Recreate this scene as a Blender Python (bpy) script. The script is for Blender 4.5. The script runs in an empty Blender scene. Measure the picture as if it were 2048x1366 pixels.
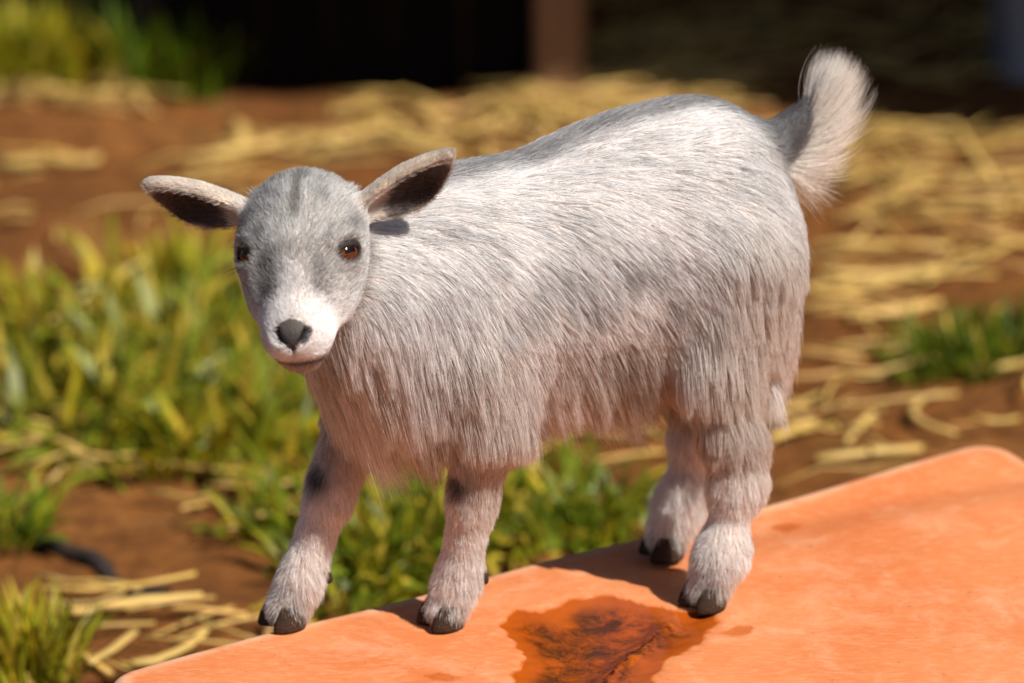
import bpy, math
import numpy as np
from mathutils import Vector, Matrix

rng = np.random.default_rng(7)
SC = bpy.context.scene
COL = SC.collection
R_ = math.radians

# ------------------------------------------------------------------ camera, sky, sun, exposure
PITCH, DIST, LENS, LIDZ = R_(19.0), 4.0, 200.0, 0.21
VC = np.array([0.0, -math.cos(PITCH), math.sin(PITCH)])      # towards the photographer
VR = np.array([1.0, 0.0, 0.0])
VU = np.cross(VC, VR)
TGT = np.array([0.0, 0.0, LIDZ + 0.19])
CAMP = TGT + VC * DIST
KPX = LENS / 36.0 * 2048.0

cam_d = bpy.data.cameras.new('camera')
cam = bpy.data.objects.new('camera', cam_d)
COL.objects.link(cam)
cam.location = CAMP
cam.rotation_euler = (math.pi / 2 - PITCH, 0, 0)
cam_d.lens = LENS
cam_d.sensor_width = 36.0
cam_d.clip_start = 0.1
cam_d.clip_end = 400.0
cam_d.dof.use_dof = True
cam_d.dof.focus_distance = 3.885
cam_d.dof.aperture_fstop = 4.4
cam_d.dof.aperture_blades = 0
SC.camera = cam

SUN_EL = R_(49.0)
SUN_H = np.array([0.75, -0.66])                              # horizontal direction towards the sun
SUN_H = SUN_H / np.linalg.norm(SUN_H)
SUN_V = np.array([SUN_H[0] * math.cos(SUN_EL), SUN_H[1] * math.cos(SUN_EL), math.sin(SUN_EL)])
world = bpy.data.worlds.new('World')
SC.world = world
world.use_nodes = True
wn = world.node_tree
wn.nodes.clear()
sky = wn.nodes.new('ShaderNodeTexSky')
sky.sky_type = 'NISHITA'
sky.sun_disc = False
sky.sun_elevation = SUN_EL
sky.sun_rotation = math.atan2(SUN_V[0], SUN_V[1])
bg = wn.nodes.new('ShaderNodeBackground')
bg.inputs['Strength'].default_value = 0.05
wo = wn.nodes.new('ShaderNodeOutputWorld')
wn.links.new(sky.outputs[0], bg.inputs[0])
wn.links.new(bg.outputs[0], wo.inputs[0])

sun_d = bpy.data.lights.new('sun', 'SUN')
sun_d.energy = 4.8
sun_d.angle = R_(0.53)
sun_d.color = (1.0, 0.945, 0.865)
sun = bpy.data.objects.new('sun', sun_d)
COL.objects.link(sun)
sun.rotation_euler = Vector(SUN_V).to_track_quat('Z', 'Y').to_euler()
sun.location = (2, -3, 5)

SC.render.engine = 'CYCLES'
SC.view_settings.view_transform = 'Standard'
SC.view_settings.look = 'None'
SC.view_settings.exposure = 0.35
SC.view_settings.gamma = 1.0
SC.view_settings.use_curve_mapping = False
SC.cycles.max_bounces = 8
SC.cycles.diffuse_bounces = 4
SC.cycles.transparent_max_bounces = 12
SC.render.hair_type = 'STRIP'
SC.render.hair_subdiv = 1
SC.cycles.use_denoising = True
SC.cycles.caustics_reflective = False
SC.cycles.caustics_refractive = False


# ------------------------------------------------------------------ helpers
def gp(u, v, z=0.0):
    """point of the level z that the photograph shows at pixel u, v (2048 x 1366)"""
    r = -VC + VR * (u - 1024) / KPX + VU * (683 - v) / KPX
    return CAMP + r * ((z - CAMP[2]) / r[2])


def tag(o, label=None, cat=None, group=None, kind=None):
    if label: o['label'] = label
    if cat: o['category'] = cat
    if group: o['group'] = group
    if kind: o['kind'] = kind
    return o


def link(name, data, parent=None, mat=None):
    o = bpy.data.objects.new(name, data)
    COL.objects.link(o)
    if parent is not None: o.parent = parent
    if mat is not None and data is not None:
        data.materials.append(mat)
    return o


def mesh(name, V, Fc, mat=None, parent=None, smooth=False):
    me = bpy.data.meshes.new(name)
    me.from_pydata([tuple(map(float, v)) for v in V], [], [tuple(map(int, f)) for f in Fc])
    me.update()
    if smooth: me.polygons.foreach_set('use_smooth', [True] * len(me.polygons))
    return link(name, me, parent, mat)


def quad_mesh(name, V, Q, mat=None, parent=None, smooth=True):
    """fast quads from numpy"""
    V = np.asarray(V, np.float32); Q = np.asarray(Q, np.int32)
    me = bpy.data.meshes.new(name)
    me.vertices.add(len(V)); me.vertices.foreach_set('co', V.ravel())
    me.loops.add(Q.size); me.loops.foreach_set('vertex_index', Q.ravel())
    me.polygons.add(len(Q))
    me.polygons.foreach_set('loop_start', np.arange(len(Q), dtype=np.int32) * 4)
    me.update(calc_edges=True)
    me.polygons.foreach_set('use_smooth', np.full(len(Q), smooth))
    me.validate()
    return link(name, me, parent, mat)


def point_color(me, name, cols):
    a = me.attributes.new(name, 'FLOAT_COLOR', 'POINT')
    c = np.ones((len(cols), 4), np.float32); c[:, :3] = cols
    a.data.foreach_set('color', c.ravel())


_LAT = rng.random((32, 32, 32)).astype(np.float32)
def vnoise(p, f, o=0):
    """smooth value noise 0..1 at points p (n,3)"""
    q = np.asarray(p) * f + 17.3 + o * 5.77
    i = np.floor(q).astype(np.int64); t = q - i
    t = t * t * (3 - 2 * t); i0 = i % 32; i1 = (i + 1) % 32
    r = 0
    for dx in (0, 1):
        for dy in (0, 1):
            for dz in (0, 1):
                w = (t[:, 0] if dx else 1 - t[:, 0]) * (t[:, 1] if dy else 1 - t[:, 1]) * (t[:, 2] if dz else 1 - t[:, 2])
                r = r + w * _LAT[(i1 if dx else i0)[:, 0], (i1 if dy else i0)[:, 1], (i1 if dz else i0)[:, 2]]
    return r


def fbm(p, f, o=0, n=3):
    r = 0; a = 0.5; s = 0
    for k in range(n):
        r = r + a * vnoise(p, f * 2 ** k, o + k * 3); s += a; a *= .5
    return r / s


def sstep(a, b, x):
    t = np.clip((x - a) / (b - a), 0, 1)
    return t * t * (3 - 2 * t)


def nrm(v):
    return v / np.maximum(np.linalg.norm(v, axis=-1, keepdims=True), 1e-9)


class NT:
    """tiny node-tree builder"""
    def __init__(s, name):
        s.m = bpy.data.materials.new(name); s.m.use_nodes = True
        s.t = s.m.node_tree; s.t.nodes.clear()
        s.out = s.n('ShaderNodeOutputMaterial')
    def n(s, typ, **kw):
        x = s.t.nodes.new(typ)
        for k, v in kw.items(): setattr(x, k, v)
        return x
    def l(s, a, b): s.t.links.new(a, b)
    def principled(s, rough=.6, **inp):
        b = s.n('ShaderNodeBsdfPrincipled'); b.inputs['Roughness'].default_value = rough
        for k, v in inp.items(): b.inputs[k].default_value = v
        s.l(b.outputs[0], s.out.inputs[0]); return b
    def pos(s): return s.n('ShaderNodeNewGeometry').outputs['Position']
    def objc(s): return s.n('ShaderNodeTexCoord').outputs['Object']
    def noise(s, vec, scale, detail=4, rough=.55, dist=0.):
        x = s.n('ShaderNodeTexNoise'); x.inputs['Scale'].default_value = scale
        x.inputs['Detail'].default_value = detail; x.inputs['Roughness'].default_value = rough
        x.inputs['Distortion'].default_value = dist
        s.l(vec, x.inputs['Vector']); return x.outputs['Fac']
    def scale(s, vec, xyz, rot=(0, 0, 0)):
        m = s.n('ShaderNodeMapping'); m.inputs['Scale'].default_value = xyz; m.inputs['Rotation'].default_value = rot
        s.l(vec, m.inputs['Vector']); return m.outputs[0]
    def ramp(s, fac, stops):
        r = s.n('ShaderNodeValToRGB')
        while len(r.color_ramp.elements) < len(stops): r.color_ramp.elements.new(.5)
        for e, (p, c) in zip(r.color_ramp.elements, stops):
            e.position = p; e.color = (*c, 1) if len(c) == 3 else c
        s.l(fac, r.inputs[0]); return r.outputs[0]
    def mix(s, fac, a, b, blend='MIX'):
        m = s.n('ShaderNodeMix', data_type='RGBA', blend_type=blend)
        for i, x in ((0, fac), (6, a), (7, b)):
            if hasattr(x, 'links'): s.l(x, m.inputs[i])
            else: m.inputs[i].default_value = x if i == 0 else (*x, 1)
        return m.outputs[2]
    def math(s, op, a, b=None, clamp=False):
        m = s.n('ShaderNodeMath', operation=op); m.use_clamp = clamp
        for i, x in ((0, a), (1, b)):
            if x is None: continue
            if hasattr(x, 'links'): s.l(x, m.inputs[i])
            else: m.inputs[i].default_value = x
        return m.outputs[0]
    def bump(s, h, bsdf, strength=.5, dist=.002, prev=None):
        b = s.n('ShaderNodeBump'); b.inputs['Strength'].default_value = strength; b.inputs['Distance'].default_value = dist
        s.l(h, b.inputs['Height'])
        if prev is not None: s.l(prev, b.inputs['Normal'])
        if bsdf is not None: s.l(b.outputs[0], bsdf.inputs['Normal'])
        return b.outputs[0]
    def attr(s, name):
        a = s.n('ShaderNodeAttribute'); a.attribute_name = name; return a.outputs['Color']


# ------------------------------------------------------------------ materials of the setting
def m_soil():
    n = NT('soil'); b = n.principled(.95); b.inputs['Specular IOR Level'].default_value = .15
    p = n.pos()
    a = n.noise(p, 3.0, 5); c = n.noise(p, 38, 6, .65); d = n.noise(p, 9.0, 4)
    col = n.ramp(a, [(.3, (.135, .048, .011)), (.5, (.20, .074, .017)), (.7, (.285, .115, .030))])
    col = n.mix(n.ramp(c, [(.35, (1, 1, 1)), (.6, (0, 0, 0))]), col, (.105, .038, .010))
    col = n.mix(n.ramp(d, [(.55, (0, 0, 0)), (.72, (.55, .55, .55))]), col, (.33, .16, .050))
    n.l(col, b.inputs['Base Color'])
    h = n.bump(n.noise(p, 22, 6, .6), None, .8, .02)
    n.bump(n.noise(p, 120, 4), b, .7, .004, h)
    return n.m

def m_strip(name, c1, c2, rough=.55, trans=.25, spec=.3, scale=14.):
    """grass or straw: colour varies from place to place and per piece through an attribute"""
    n = NT(name); p = n.pos()
    base = n.mix(n.noise(p, scale, 3), c1, c2)
    col = n.mix(1.0, base, n.attr('tint'), 'MULTIPLY')
    b = n.n('ShaderNodeBsdfPrincipled'); b.inputs['Roughness'].default_value = rough
    b.inputs['Specular IOR Level'].default_value = spec
    t = n.n('ShaderNodeBsdfTranslucent'); m = n.n('ShaderNodeMixShader'); m.inputs[0].default_value = trans
    n.l(col, b.inputs['Base Color']); n.l(col, t.inputs[0])
    n.l(b.outputs[0], m.inputs[1]); n.l(t.outputs[0], m.inputs[2]); n.l(m.outputs[0], n.out.inputs[0])
    return n.m

def m_wood(name, c1, c2, axis=(9, 9, .6), rough=.8):
    n = NT(name); b = n.principled(rough); p = n.objc()
    g = n.noise(n.scale(p, axis), 6, 6, .6, .8)
    n.l(n.ramp(g, [(.3, c1), (.7, c2)]), b.inputs['Base Color'])
    n.bump(g, b, .6, .004)
    return n.m

M_SOIL = m_soil()
M_GRASS = m_strip('grass_blade', (.150, .205, .010), (.31, .31, .018), .45, .38, .4)
M_STRAW = m_strip('straw', (.66, .42, .105), (.78, .56, .20), .45, .18, .4)
M_POST = m_wood('weathered_post', (.16, .075, .032), (.34, .175, .085))
M_BLACKBOARD = m_wood('near_black_board', (.0030, .002, .002), (.008, .005, .004))  # near-black colour shared by all shed boards
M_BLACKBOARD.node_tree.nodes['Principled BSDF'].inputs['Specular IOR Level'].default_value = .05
M_GREYPOST = m_wood('grey_post', (.14, .14, .16), (.24, .24, .26))
M_ROOF = NT('roof_sheet'); _b = M_ROOF.principled(.5); _b.inputs['Base Color'].default_value = (.12, .12, .125, 1); M_ROOF = M_ROOF.m


# ------------------------------------------------------------------ ground
def ground_h(x, y):
    p = np.stack([x, y, np.zeros_like(x)], 1)
    near = np.exp(-((x / 3.0) ** 2 + ((y - 1.2) / 3.0) ** 2))
    return near * (.05 * (fbm(p, 2.2, 1) - .5) + .022 * (fbm(p, 9, 2) - .5) + .012 * (vnoise(p, 30, 4) - .5))

def axis_pts(lo, hi, step, far):
    c = list(np.arange(lo, hi + 1e-6, step)); s = step; x = hi
    while x < far: s *= 1.35; x += s; c.append(x)
    s = step; x = lo
    while x > -far: s *= 1.35; x -= s; c.insert(0, x)
    return np.array(c)

gx = axis_pts(-1.1, 1.1, .014, 120.); gy = axis_pts(-.6, 2.8, .014, 160.)
GX, GY = np.meshgrid(gx, gy, indexing='ij')
gz = ground_h(GX.ravel(), GY.ravel())
idx = np.arange(GX.size).reshape(GX.shape)
Q = np.stack([idx[:-1, :-1], idx[1:, :-1], idx[1:, 1:], idx[:-1, 1:]], -1).reshape(-1, 4)
ground = quad_mesh('ground', np.stack([GX.ravel(), GY.ravel(), gz], 1), Q, M_SOIL)
tag(ground, 'reddish brown bare soil of the yard strewn with straw', 'ground', kind='structure')


# ------------------------------------------------------------------ shed with shade
def box_v(c, sx, sy, sz):
    c = np.array(c)
    return [c + np.array([x * sx / 2, y * sy / 2, z * sz / 2]) for x in (-1, 1) for y in (-1, 1) for z in (-1, 1)]
BOXF = [(0, 1, 3, 2), (4, 6, 7, 5), (0, 4, 5, 1), (2, 3, 7, 6), (0, 2, 6, 4), (1, 5, 7, 3)]

def timber(name, base, sx, sy, h, mat, parent, bow=.004, seg=7, rz=0., cham=.006):
    """upright sawn timber: chamfered outline, slightly bowed and worn"""
    out = [(-sx/2+cham, -sy/2), (sx/2-cham, -sy/2), (sx/2, -sy/2+cham), (sx/2, sy/2-cham), (sx/2-cham, sy/2), (-sx/2+cham, sy/2), (-sx/2, sy/2-cham), (-sx/2, -sy/2+cham)]
    V = []; ca, sa = math.cos(rz), math.sin(rz); ph = rng.random() * 6
    for k in range(seg):
        t = k / (seg - 1); ox = bow * math.sin(t * 3 + ph); oy = bow * math.cos(t * 2.3 + ph)
        for (x, y) in out:
            x = x * (1 + .03 * (rng.random() - .5)) + ox; y = y * (1 + .03 * (rng.random() - .5)) + oy
            V.append((base[0] + x * ca - y * sa, base[1] + x * sa + y * ca, base[2] + t * h))
    Fc = [[k * 8 + j, k * 8 + (j + 1) % 8, (k + 1) * 8 + (j + 1) % 8, (k + 1) * 8 + j] for k in range(seg - 1) for j in range(8)]
    Fc += [list(range(7, -1, -1)), [(seg - 1) * 8 + j for j in range(8)]]
    return mesh(name, V, Fc, mat, parent)

SH_H = 1.62
shift = np.array([-SUN_H[0], -SUN_H[1]]) * SH_H / math.tan(SUN_EL)
SHADE = [gp(40, 168)[:2], gp(300, 168)[:2], gp(1068, 200)[:2], gp(1200, 200)[:2], gp(2048, 296)[:2]]   # where the eave's shadow falls
SHADE[0] = SHADE[1] + np.array([-.03, .03]); d_ = nrm(SHADE[4] - SHADE[3]); SHADE.append(SHADE[4] + d_ * 2.0)
EAVE = [p - shift for p in SHADE]  # eave out of view, set back from the wanted shade line
shed = link('shed', None); shed.location = (0, 0, 0)
tag(shed, 'open timber shed with black boards and a wooden post, deep shade inside', 'shed')
def roof_sheet():
    """unseen corrugated sheet roof, front edge stepped to place its shade"""
    V = []; per = 14; pts = []
    for a, b in zip(EAVE, EAVE[1:]):
        pts += [a + (b - a) * k / per for k in range(per)]
    pts.append(EAVE[-1]); n = len(pts) - 1; m = 2; back = 5.4
    for i, q in enumerate(pts):
        for j in range(m + 1):
            y = q[1] + (back - q[1]) * j / m
            V.append((q[0], y, SH_H + .016 * math.sin(i * math.pi / 2) + .10 * j))
    k = len(V); V += [(x, y, z + .012) for x, y, z in V]
    f = lambda i, j: i * (m + 1) + j
    Fc = []
    for i in range(n):
        for j in range(m):
            a, b, c, d = f(i, j), f(i + 1, j), f(i + 1, j + 1), f(i, j + 1)
            Fc += [(a, d, c, b), (a + k, b + k, c + k, d + k)]
        Fc += [(f(i, 0), f(i + 1, 0), f(i + 1, 0) + k, f(i, 0) + k), (f(i, m), f(i, m) + k, f(i + 1, m) + k, f(i + 1, m))]
    for j in range(m): Fc += [(f(0, j), f(0, j) + k, f(0, j + 1) + k, f(0, j + 1)), (f(n, j), f(n, j + 1), f(n, j + 1) + k, f(n, j) + k)]
    return mesh('roof', V, Fc, M_ROOF, shed)
roof_sheet()
pb = gp(1122, 188)
timber('post', (pb[0], pb[1], -.05), .052, .07, 1.72, M_POST, shed, rz=.1)
pg_ = gp(2030, 150)
timber('post', (pg_[0] + .02, pg_[1], -.05), .075, .075, 1.80, M_GREYPOST, shed, rz=.2)
# black boarded wall between the post and the corner
w0 = gp(250, 163)[:2]; w1 = gp(1068, 196)[:2] + np.array([-.004, .01]); wd = (w1 - w0) / np.linalg.norm(w1 - w0); wn_ = np.array([-wd[1], wd[0]])
nb = 6; wl = np.linalg.norm(w1 - w0)
for k in range(nb):
    c = w0 + wd * (wl * (k + .5) / nb) + wn_ * (.012 + .003 * (k % 2))
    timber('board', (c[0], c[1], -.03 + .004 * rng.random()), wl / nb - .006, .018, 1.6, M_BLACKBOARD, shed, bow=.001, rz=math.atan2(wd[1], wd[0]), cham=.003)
# return wall at its corner; unseen back and far side walls added to darken the inside
def board_run(a, b, z, h, nb, mat=M_BLACKBOARD):
    a = np.array(a); b = np.array(b); d = b - a; L = np.linalg.norm(d); d = d / L
    for k in range(nb):
        c = a + d * (L * (k + .5) / nb)
        timber('board', (c[0], c[1], z), L / nb - .006, .02, h, mat, shed, bow=.002, rz=math.atan2(d[1], d[0]), cham=.003)
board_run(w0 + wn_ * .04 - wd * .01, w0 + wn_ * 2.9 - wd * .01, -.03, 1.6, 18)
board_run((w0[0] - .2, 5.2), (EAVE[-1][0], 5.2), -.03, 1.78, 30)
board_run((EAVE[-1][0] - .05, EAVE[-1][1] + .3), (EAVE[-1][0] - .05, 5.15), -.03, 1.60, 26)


# ------------------------------------------------------------------ straw
def stalk_geom(a, b, w, bend=0., lift=.006, seg=5, zoff=None):
    """flattened hollow stalk lying from a to b (xy), six sided"""
    a = np.array(a[:2]); b = np.array(b[:2]); d = b - a; L = np.linalg.norm(d); d = d / L; n = np.array([-d[1], d[0]])
    V = []
    for k in range(seg + 1):
        t = k / seg; c = a + d * L * t + n * bend * L * 4 * t * (1 - t)
        z = ground_h(np.array([c[0]]), np.array([c[1]]))[0] + lift + (zoff[k] if zoff is not None else 0)
        for j in range(6):
            an = j * math.pi / 3
            V.append((c[0] + n[0] * math.cos(an) * w / 2, c[1] + n[1] * math.cos(an) * w / 2, z + math.sin(an) * w * .32))
    Fc = [(k * 6 + j, k * 6 + (j + 1) % 6, (k + 1) * 6 + (j + 1) % 6, (k + 1) * 6 + j) for k in range(seg) for j in range(6)]
    Fc += [tuple(range(5, -1, -1)), tuple(seg * 6 + j for j in range(6))]
    return V, Fc

STALKS = [  # (u0,v0,u1,v1,width m,bend) traced from the photograph onto the soil
    (745, 240, 905, 312, .013, .0, 'diagonal thick straw stalk lying across the pale straw behind the goat ear'),
    (640, 290, 770, 262, .014, .02, 'short broad straw stalk meeting the thick diagonal stalk'),
    (385, 320, 585, 275, .015, -.02, 'broad tan straw stalk on bare soil above the goat head'),
    (860, 275, 1010, 258, .014, .0, 'bright yellow straw stalk beside the goat withers'),
    (1632, 962, 1840, 944, .012, .0, 'thick white straw stalk lying along the far edge of the orange lid'),
    (1880, 806, 1905, 912, .010, -.22, 'curved pale straw stalk standing on bare soil behind the lid corner'),
    (1545, 918, 1628, 868, .011, .0, 'short pale straw stalk beside the goat hind leg'),
    (1690, 915, 1760, 850, .010, .05, 'slanting thin tan straw stalk behind the lid'),
    (1940, 760, 2060, 765, .012, .0, 'cream straw stalk at the foot of the dark green tuft'),
    (1905, 268, 1985, 395, .010, .0, 'slanting yellow straw stalk in the loose pile near the shed shade'),
    (1640, 560, 1880, 545, .012, .0, 'long yellow straw stalk on soil behind the goat rump'),
    (1625, 500, 1900, 505, .010, .03, 'long thin straw stalk lying over the brown soil behind the rump'),
    (1700, 640, 1880, 610, .010, .0, 'straw stalk leading up to the dark green tuft'),
    (120, 1246, 405, 1228, .012, .0, 'long pale straw stalk lying on soil beside the lid corner'),
    (180, 1355, 270, 1285, .010, .0, 'slanting pale straw stalk by the yellow grass tuft'),
    (265, 1345, 420, 1275, .010, -.12, 'bowed straw stalk close to the lid corner'),
    (-10, 905, 150, 850, .016, .0, 'broad pale straw stalk lying in the leafy grass'),
    (90, 800, 200, 700, .012, .1, 'bent straw stalk leaning in the leafy grass'),
    (0, 320, 200, 318, .016, .0, 'faded broad straw stalk on bare brown soil'),
    (-20, 182, 135, 192, .018, .0, 'pale flat straw stalk in front of the sunlit grass'),
    (1180, 120, 1310, 180, .010, .0, 'straw stalk leaning at the foot of the wooden post'),
    (200, 760, 290, 745, .018, .0, 'wide cream straw stalk amid leafy grass blades'),
    (470, 240, 480, 300, .018, .05, 'short upright tan straw stalk on bare soil'),
]
for (u0, v0, u1, v1, w, bd, lab) in STALKS:
    V, Fc = stalk_geom(gp(u0, v0), gp(u1, v1), w * .85, bd, .010)
    o = mesh('straw_stalk', V, Fc, M_STRAW, smooth=True)
    point_color(o.data, 'tint', np.tile(np.array([1.05, 1.05, 1.05]) * (.9 + .3 * rng.random()), (len(V), 1)))
    tag(o, lab, 'straw', 'straw stalks lying loose on the soil')

def straw_stuff():
    areas = [  # u0,v0,u1,v1,count: where the photo shows loose straw
        (640, 200, 1500, 330, 190), (1000, 180, 1500, 260, 90), (1130, 130, 1400, 250, 150), (1180, 0, 2048, 190, 170), (1600, 270, 2060, 440, 120), (1600, 440, 2060, 600, 46),
        (1560, 590, 1800, 900, 42), (1650, 850, 2060, 1000, 16), (350, 330, 560, 400, 18), (-40, 150, 330, 215, 60), (0, 300, 120, 480, 10),
        (0, 640, 330, 950, 90), (100, 1180, 520, 1366, 30), (1050, 850, 1320, 960, 20), (350, 900, 620, 1060, 30), (0, 240, 700, 480, 10), (400, 240, 700, 330, 10),
        (-1400, 150, -40, 1100, 170), (2060, 270, 3300, 1000, 190)]
    VV = []; FF = []; TT = []; k = 0
    for (u0, v0, u1, v1, n) in areas:
        for _ in range(int(n * .62)):
            g = gp(u0 + (u1 - u0) * rng.random(), v0 + (v1 - v0) * rng.random())
            an = rng.normal(0, .75); L = rng.uniform(.03, .13)
            d = np.array([math.cos(an), math.sin(an) * .9]) * L / 2
            lf = rng.uniform(.003, .02); z = np.cumsum(rng.normal(0, .003, 4)); 
            V, Fc = stalk_geom(g[:2] - d, g[:2] + d, rng.uniform(.0028, .0062), rng.normal(0, .05), lf, 3, np.clip(z, -.002, .03))
            VV += V; FF += [tuple(i + k for i in f) for f in Fc]; k += len(V)
            t = rng.uniform(.65, 1.12); TT += [(t, t * rng.uniform(.9, 1.02), t * rng.uniform(.75, 1.05))] * len(V)
    o = mesh('loose_straw', VV, FF, M_STRAW, smooth=True)
    point_color(o.data, 'tint', np.array(TT))
    tag(o, 'loose golden straw scattered over the brown soil', 'straw', kind='stuff')
straw_stuff()


# ------------------------------------------------------------------ grass
def grass_patch(label, spots, n_blades, hgt, wid, spread, tint, lean=.55, dry=.15):
    """spots: ground points; blades fan from each spot; one uncountable patch"""
    S = np.array(spots); N = n_blades * len(S); seg = 4
    si = np.repeat(np.arange(len(S)), n_blades)
    an = rng.random(N) * 2 * np.pi; rad = spread * np.sqrt(rng.random(N))
    root = S[si] + np.stack([np.cos(an) * rad, np.sin(an) * rad], 1)
    z0 = ground_h(root[:, 0], root[:, 1]) - .004
    L = .88 * hgt * rng.uniform(.45, 1.15, N); ln = lean * rng.uniform(.2, 1.6, N)
    da = an + rng.normal(0, .9, N); w = wid * rng.uniform(.5, 1.3, N)
    D = np.stack([np.cos(da), np.sin(da)], 1); tw = rng.uniform(-1.2, 1.2, N)
    V = np.zeros((N, seg + 1, 2, 3))
    x = np.zeros(N); z = z0.copy(); 
    for k in range(seg + 1):
        t = k / seg; a = ln * (.25 + 1.35 * t)
        if k: x = x + L / seg * np.sin(a); z = z + L / seg * np.cos(a)
        z = np.maximum(z, z0 + .002)
        c = np.stack([root[:, 0] + D[:, 0] * x, root[:, 1] + D[:, 1] * x, z], 1)
        ww = w * (.75 + .5 * t if t < .5 else 1.0 * (1 - (2 * t - 1) ** 2) + .04) * .5
        side = np.stack([-D[:, 1] * np.cos(tw), D[:, 0] * np.cos(tw), np.sin(tw) * .6], 1)
        V[:, k, 0] = c - side * ww[:, None]; V[:, k, 1] = c + side * ww[:, None]
    base = np.arange(N)[:, None] * (2 * (seg + 1))
    ks = np.arange(seg)[None, :] * 2
    q = np.stack([base + ks, base + ks + 1, base + ks + 3, base + ks + 2], -1).reshape(-1, 4)
    o = quad_mesh('grass_patch', V.reshape(-1, 3), q, M_GRASS)
    tt = np.array(tint)[None] * rng.uniform(.55, 1.25, (N, 1))
    isdry = rng.random(N) < dry
    tt[isdry] = np.array([2.6, 1.7, 3.2]) * rng.uniform(.7, 1.1, (isdry.sum(), 1))
    yel = rng.random(N) < .22
    tt[yel & ~isdry] *= np.array([1.75, 1.25, .9])
    point_color(o.data, 'tint', np.repeat(tt, 2 * (seg + 1), 0))
    return tag(o, label, 'grass', kind='stuff')

def spots_in(poly, n):
    """random ground points whose base the photo shows inside the pixel polygon"""
    P = np.array(poly, float); out = []
    while len(out) < n:
        u, v = P.min(0) + (P.max(0) - P.min(0)) * rng.random(2); ins = False
        for i in range(len(P)):
            a, b = P[i - 1], P[i]
            if (a[1] > v) != (b[1] > v) and u < (b[0] - a[0]) * (v - a[1]) / (b[1] - a[1]) + a[0]: ins = not ins
        if ins: out.append(gp(u, v)[:2])
    return out

grass_patch('large leafy patch of sunlit green grass beside the goat head and chest', spots_in([(0, 680), (130, 640), (240, 700), (420, 600), (560, 680), (640, 800), (640, 900), (420, 980), (130, 930), (0, 760)], 54), 28, .098, .0110, .055, (1, 1, 1), 1.0, .24)
grass_patch('thin upright grass growing out of bare soil above the leafy patch', spots_in([(160, 560), (420, 560), (460, 620), (170, 600)], 6), 10, .09, .010, .04, (1.3, 1.15, 1), .55, .3)
grass_patch('low dark green grass below the goat belly behind the lid edge', spots_in([(430, 1080), (560, 990), (800, 930), (1080, 960), (1290, 1010), (1310, 1070), (1000, 1130), (640, 1230), (480, 1190)], 44), 34, .070, .0080, .05, (.80, .90, .8), 1.05, .16)
grass_patch('dense dark green tuft on bare soil behind the goat rump', spots_in([(1800, 720), (1900, 690), (2060, 680), (2060, 750), (1850, 770)], 12), 44, .06, .0055, .035, (.5, .66, .6), .7, .04)
grass_patch('yellowing grass tuft by the corner of the orange lid', spots_in([(0, 1300), (60, 1270), (130, 1330), (90, 1400), (0, 1400)], 8), 40, .075, .006, .035, (1.3, 1.15, 1), .5, .25)
grass_patch('small green leaves on soil beyond the yellowing tuft', spots_in([(0, 1040), (70, 1040), (60, 1120), (0, 1120)], 4), 26, .06, .008, .03, (.7, .9, .8), .7, .1)
grass_patch('bright grass clump in front of the shed corner', spots_in([(-60, 120), (120, 110), (250, 150), (230, 170), (-40, 170)], 18), 40, .10, .008, .045, (1.35, 1.2, 1.), .7, .15)
grass_patch('dark grass in the shade along the black boards', spots_in([(240, 150), (420, 140), (440, 165), (260, 168)], 8), 34, .11, .008, .04, (.6, .9, .8), .5, .02)  # tint darkened, so part of the shade is in the blade colour


# ------------------------------------------------------------------ dark bent stick on the soil
def stick():
    P = np.array([gp(u, v) for u, v in [(70, 1086), (120, 1108), (165, 1118), (205, 1142), (240, 1168), (285, 1186), (340, 1192)]])
    t = np.linspace(0, len(P) - 1, 25); c = np.stack([np.interp(t, np.arange(len(P)), P[:, i]) for i in range(3)], 1)
    for _ in range(3): c[1:-1] = .5 * c[1:-1] + .25 * (c[:-2] + c[2:])
    c[:, 2] = ground_h(c[:, 0], c[:, 1]) + .004
    d = nrm(np.gradient(c, axis=0)); sd = nrm(np.stack([-d[:, 1], d[:, 0], np.zeros(25)], 1)); V = []
    for k in range(25):
        r = .0075 * (1 - .55 * abs(k / 24 - .45)) * (1 + .12 * math.sin(k * 2.1))
        for j in range(8):
            a = j * math.pi / 4; V.append(c[k] + sd[k] * math.cos(a) * r + np.array([0, 0, 1]) * math.sin(a) * r)
    Fc = [(k * 8 + j, k * 8 + (j + 1) % 8, (k + 1) * 8 + (j + 1) % 8, (k + 1) * 8 + j) for k in range(24) for j in range(8)] + [tuple(range(7, -1, -1)), tuple(192 + j for j in range(8))]
    o = mesh('stick', V, Fc, m_wood('dark_bark', (.012, .008, .006), (.035, .022, .015), (30, 30, 30)), smooth=True)
    tag(o, 'dark bent stick lying on bare soil beside the low grass', 'stick')
stick()

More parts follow.
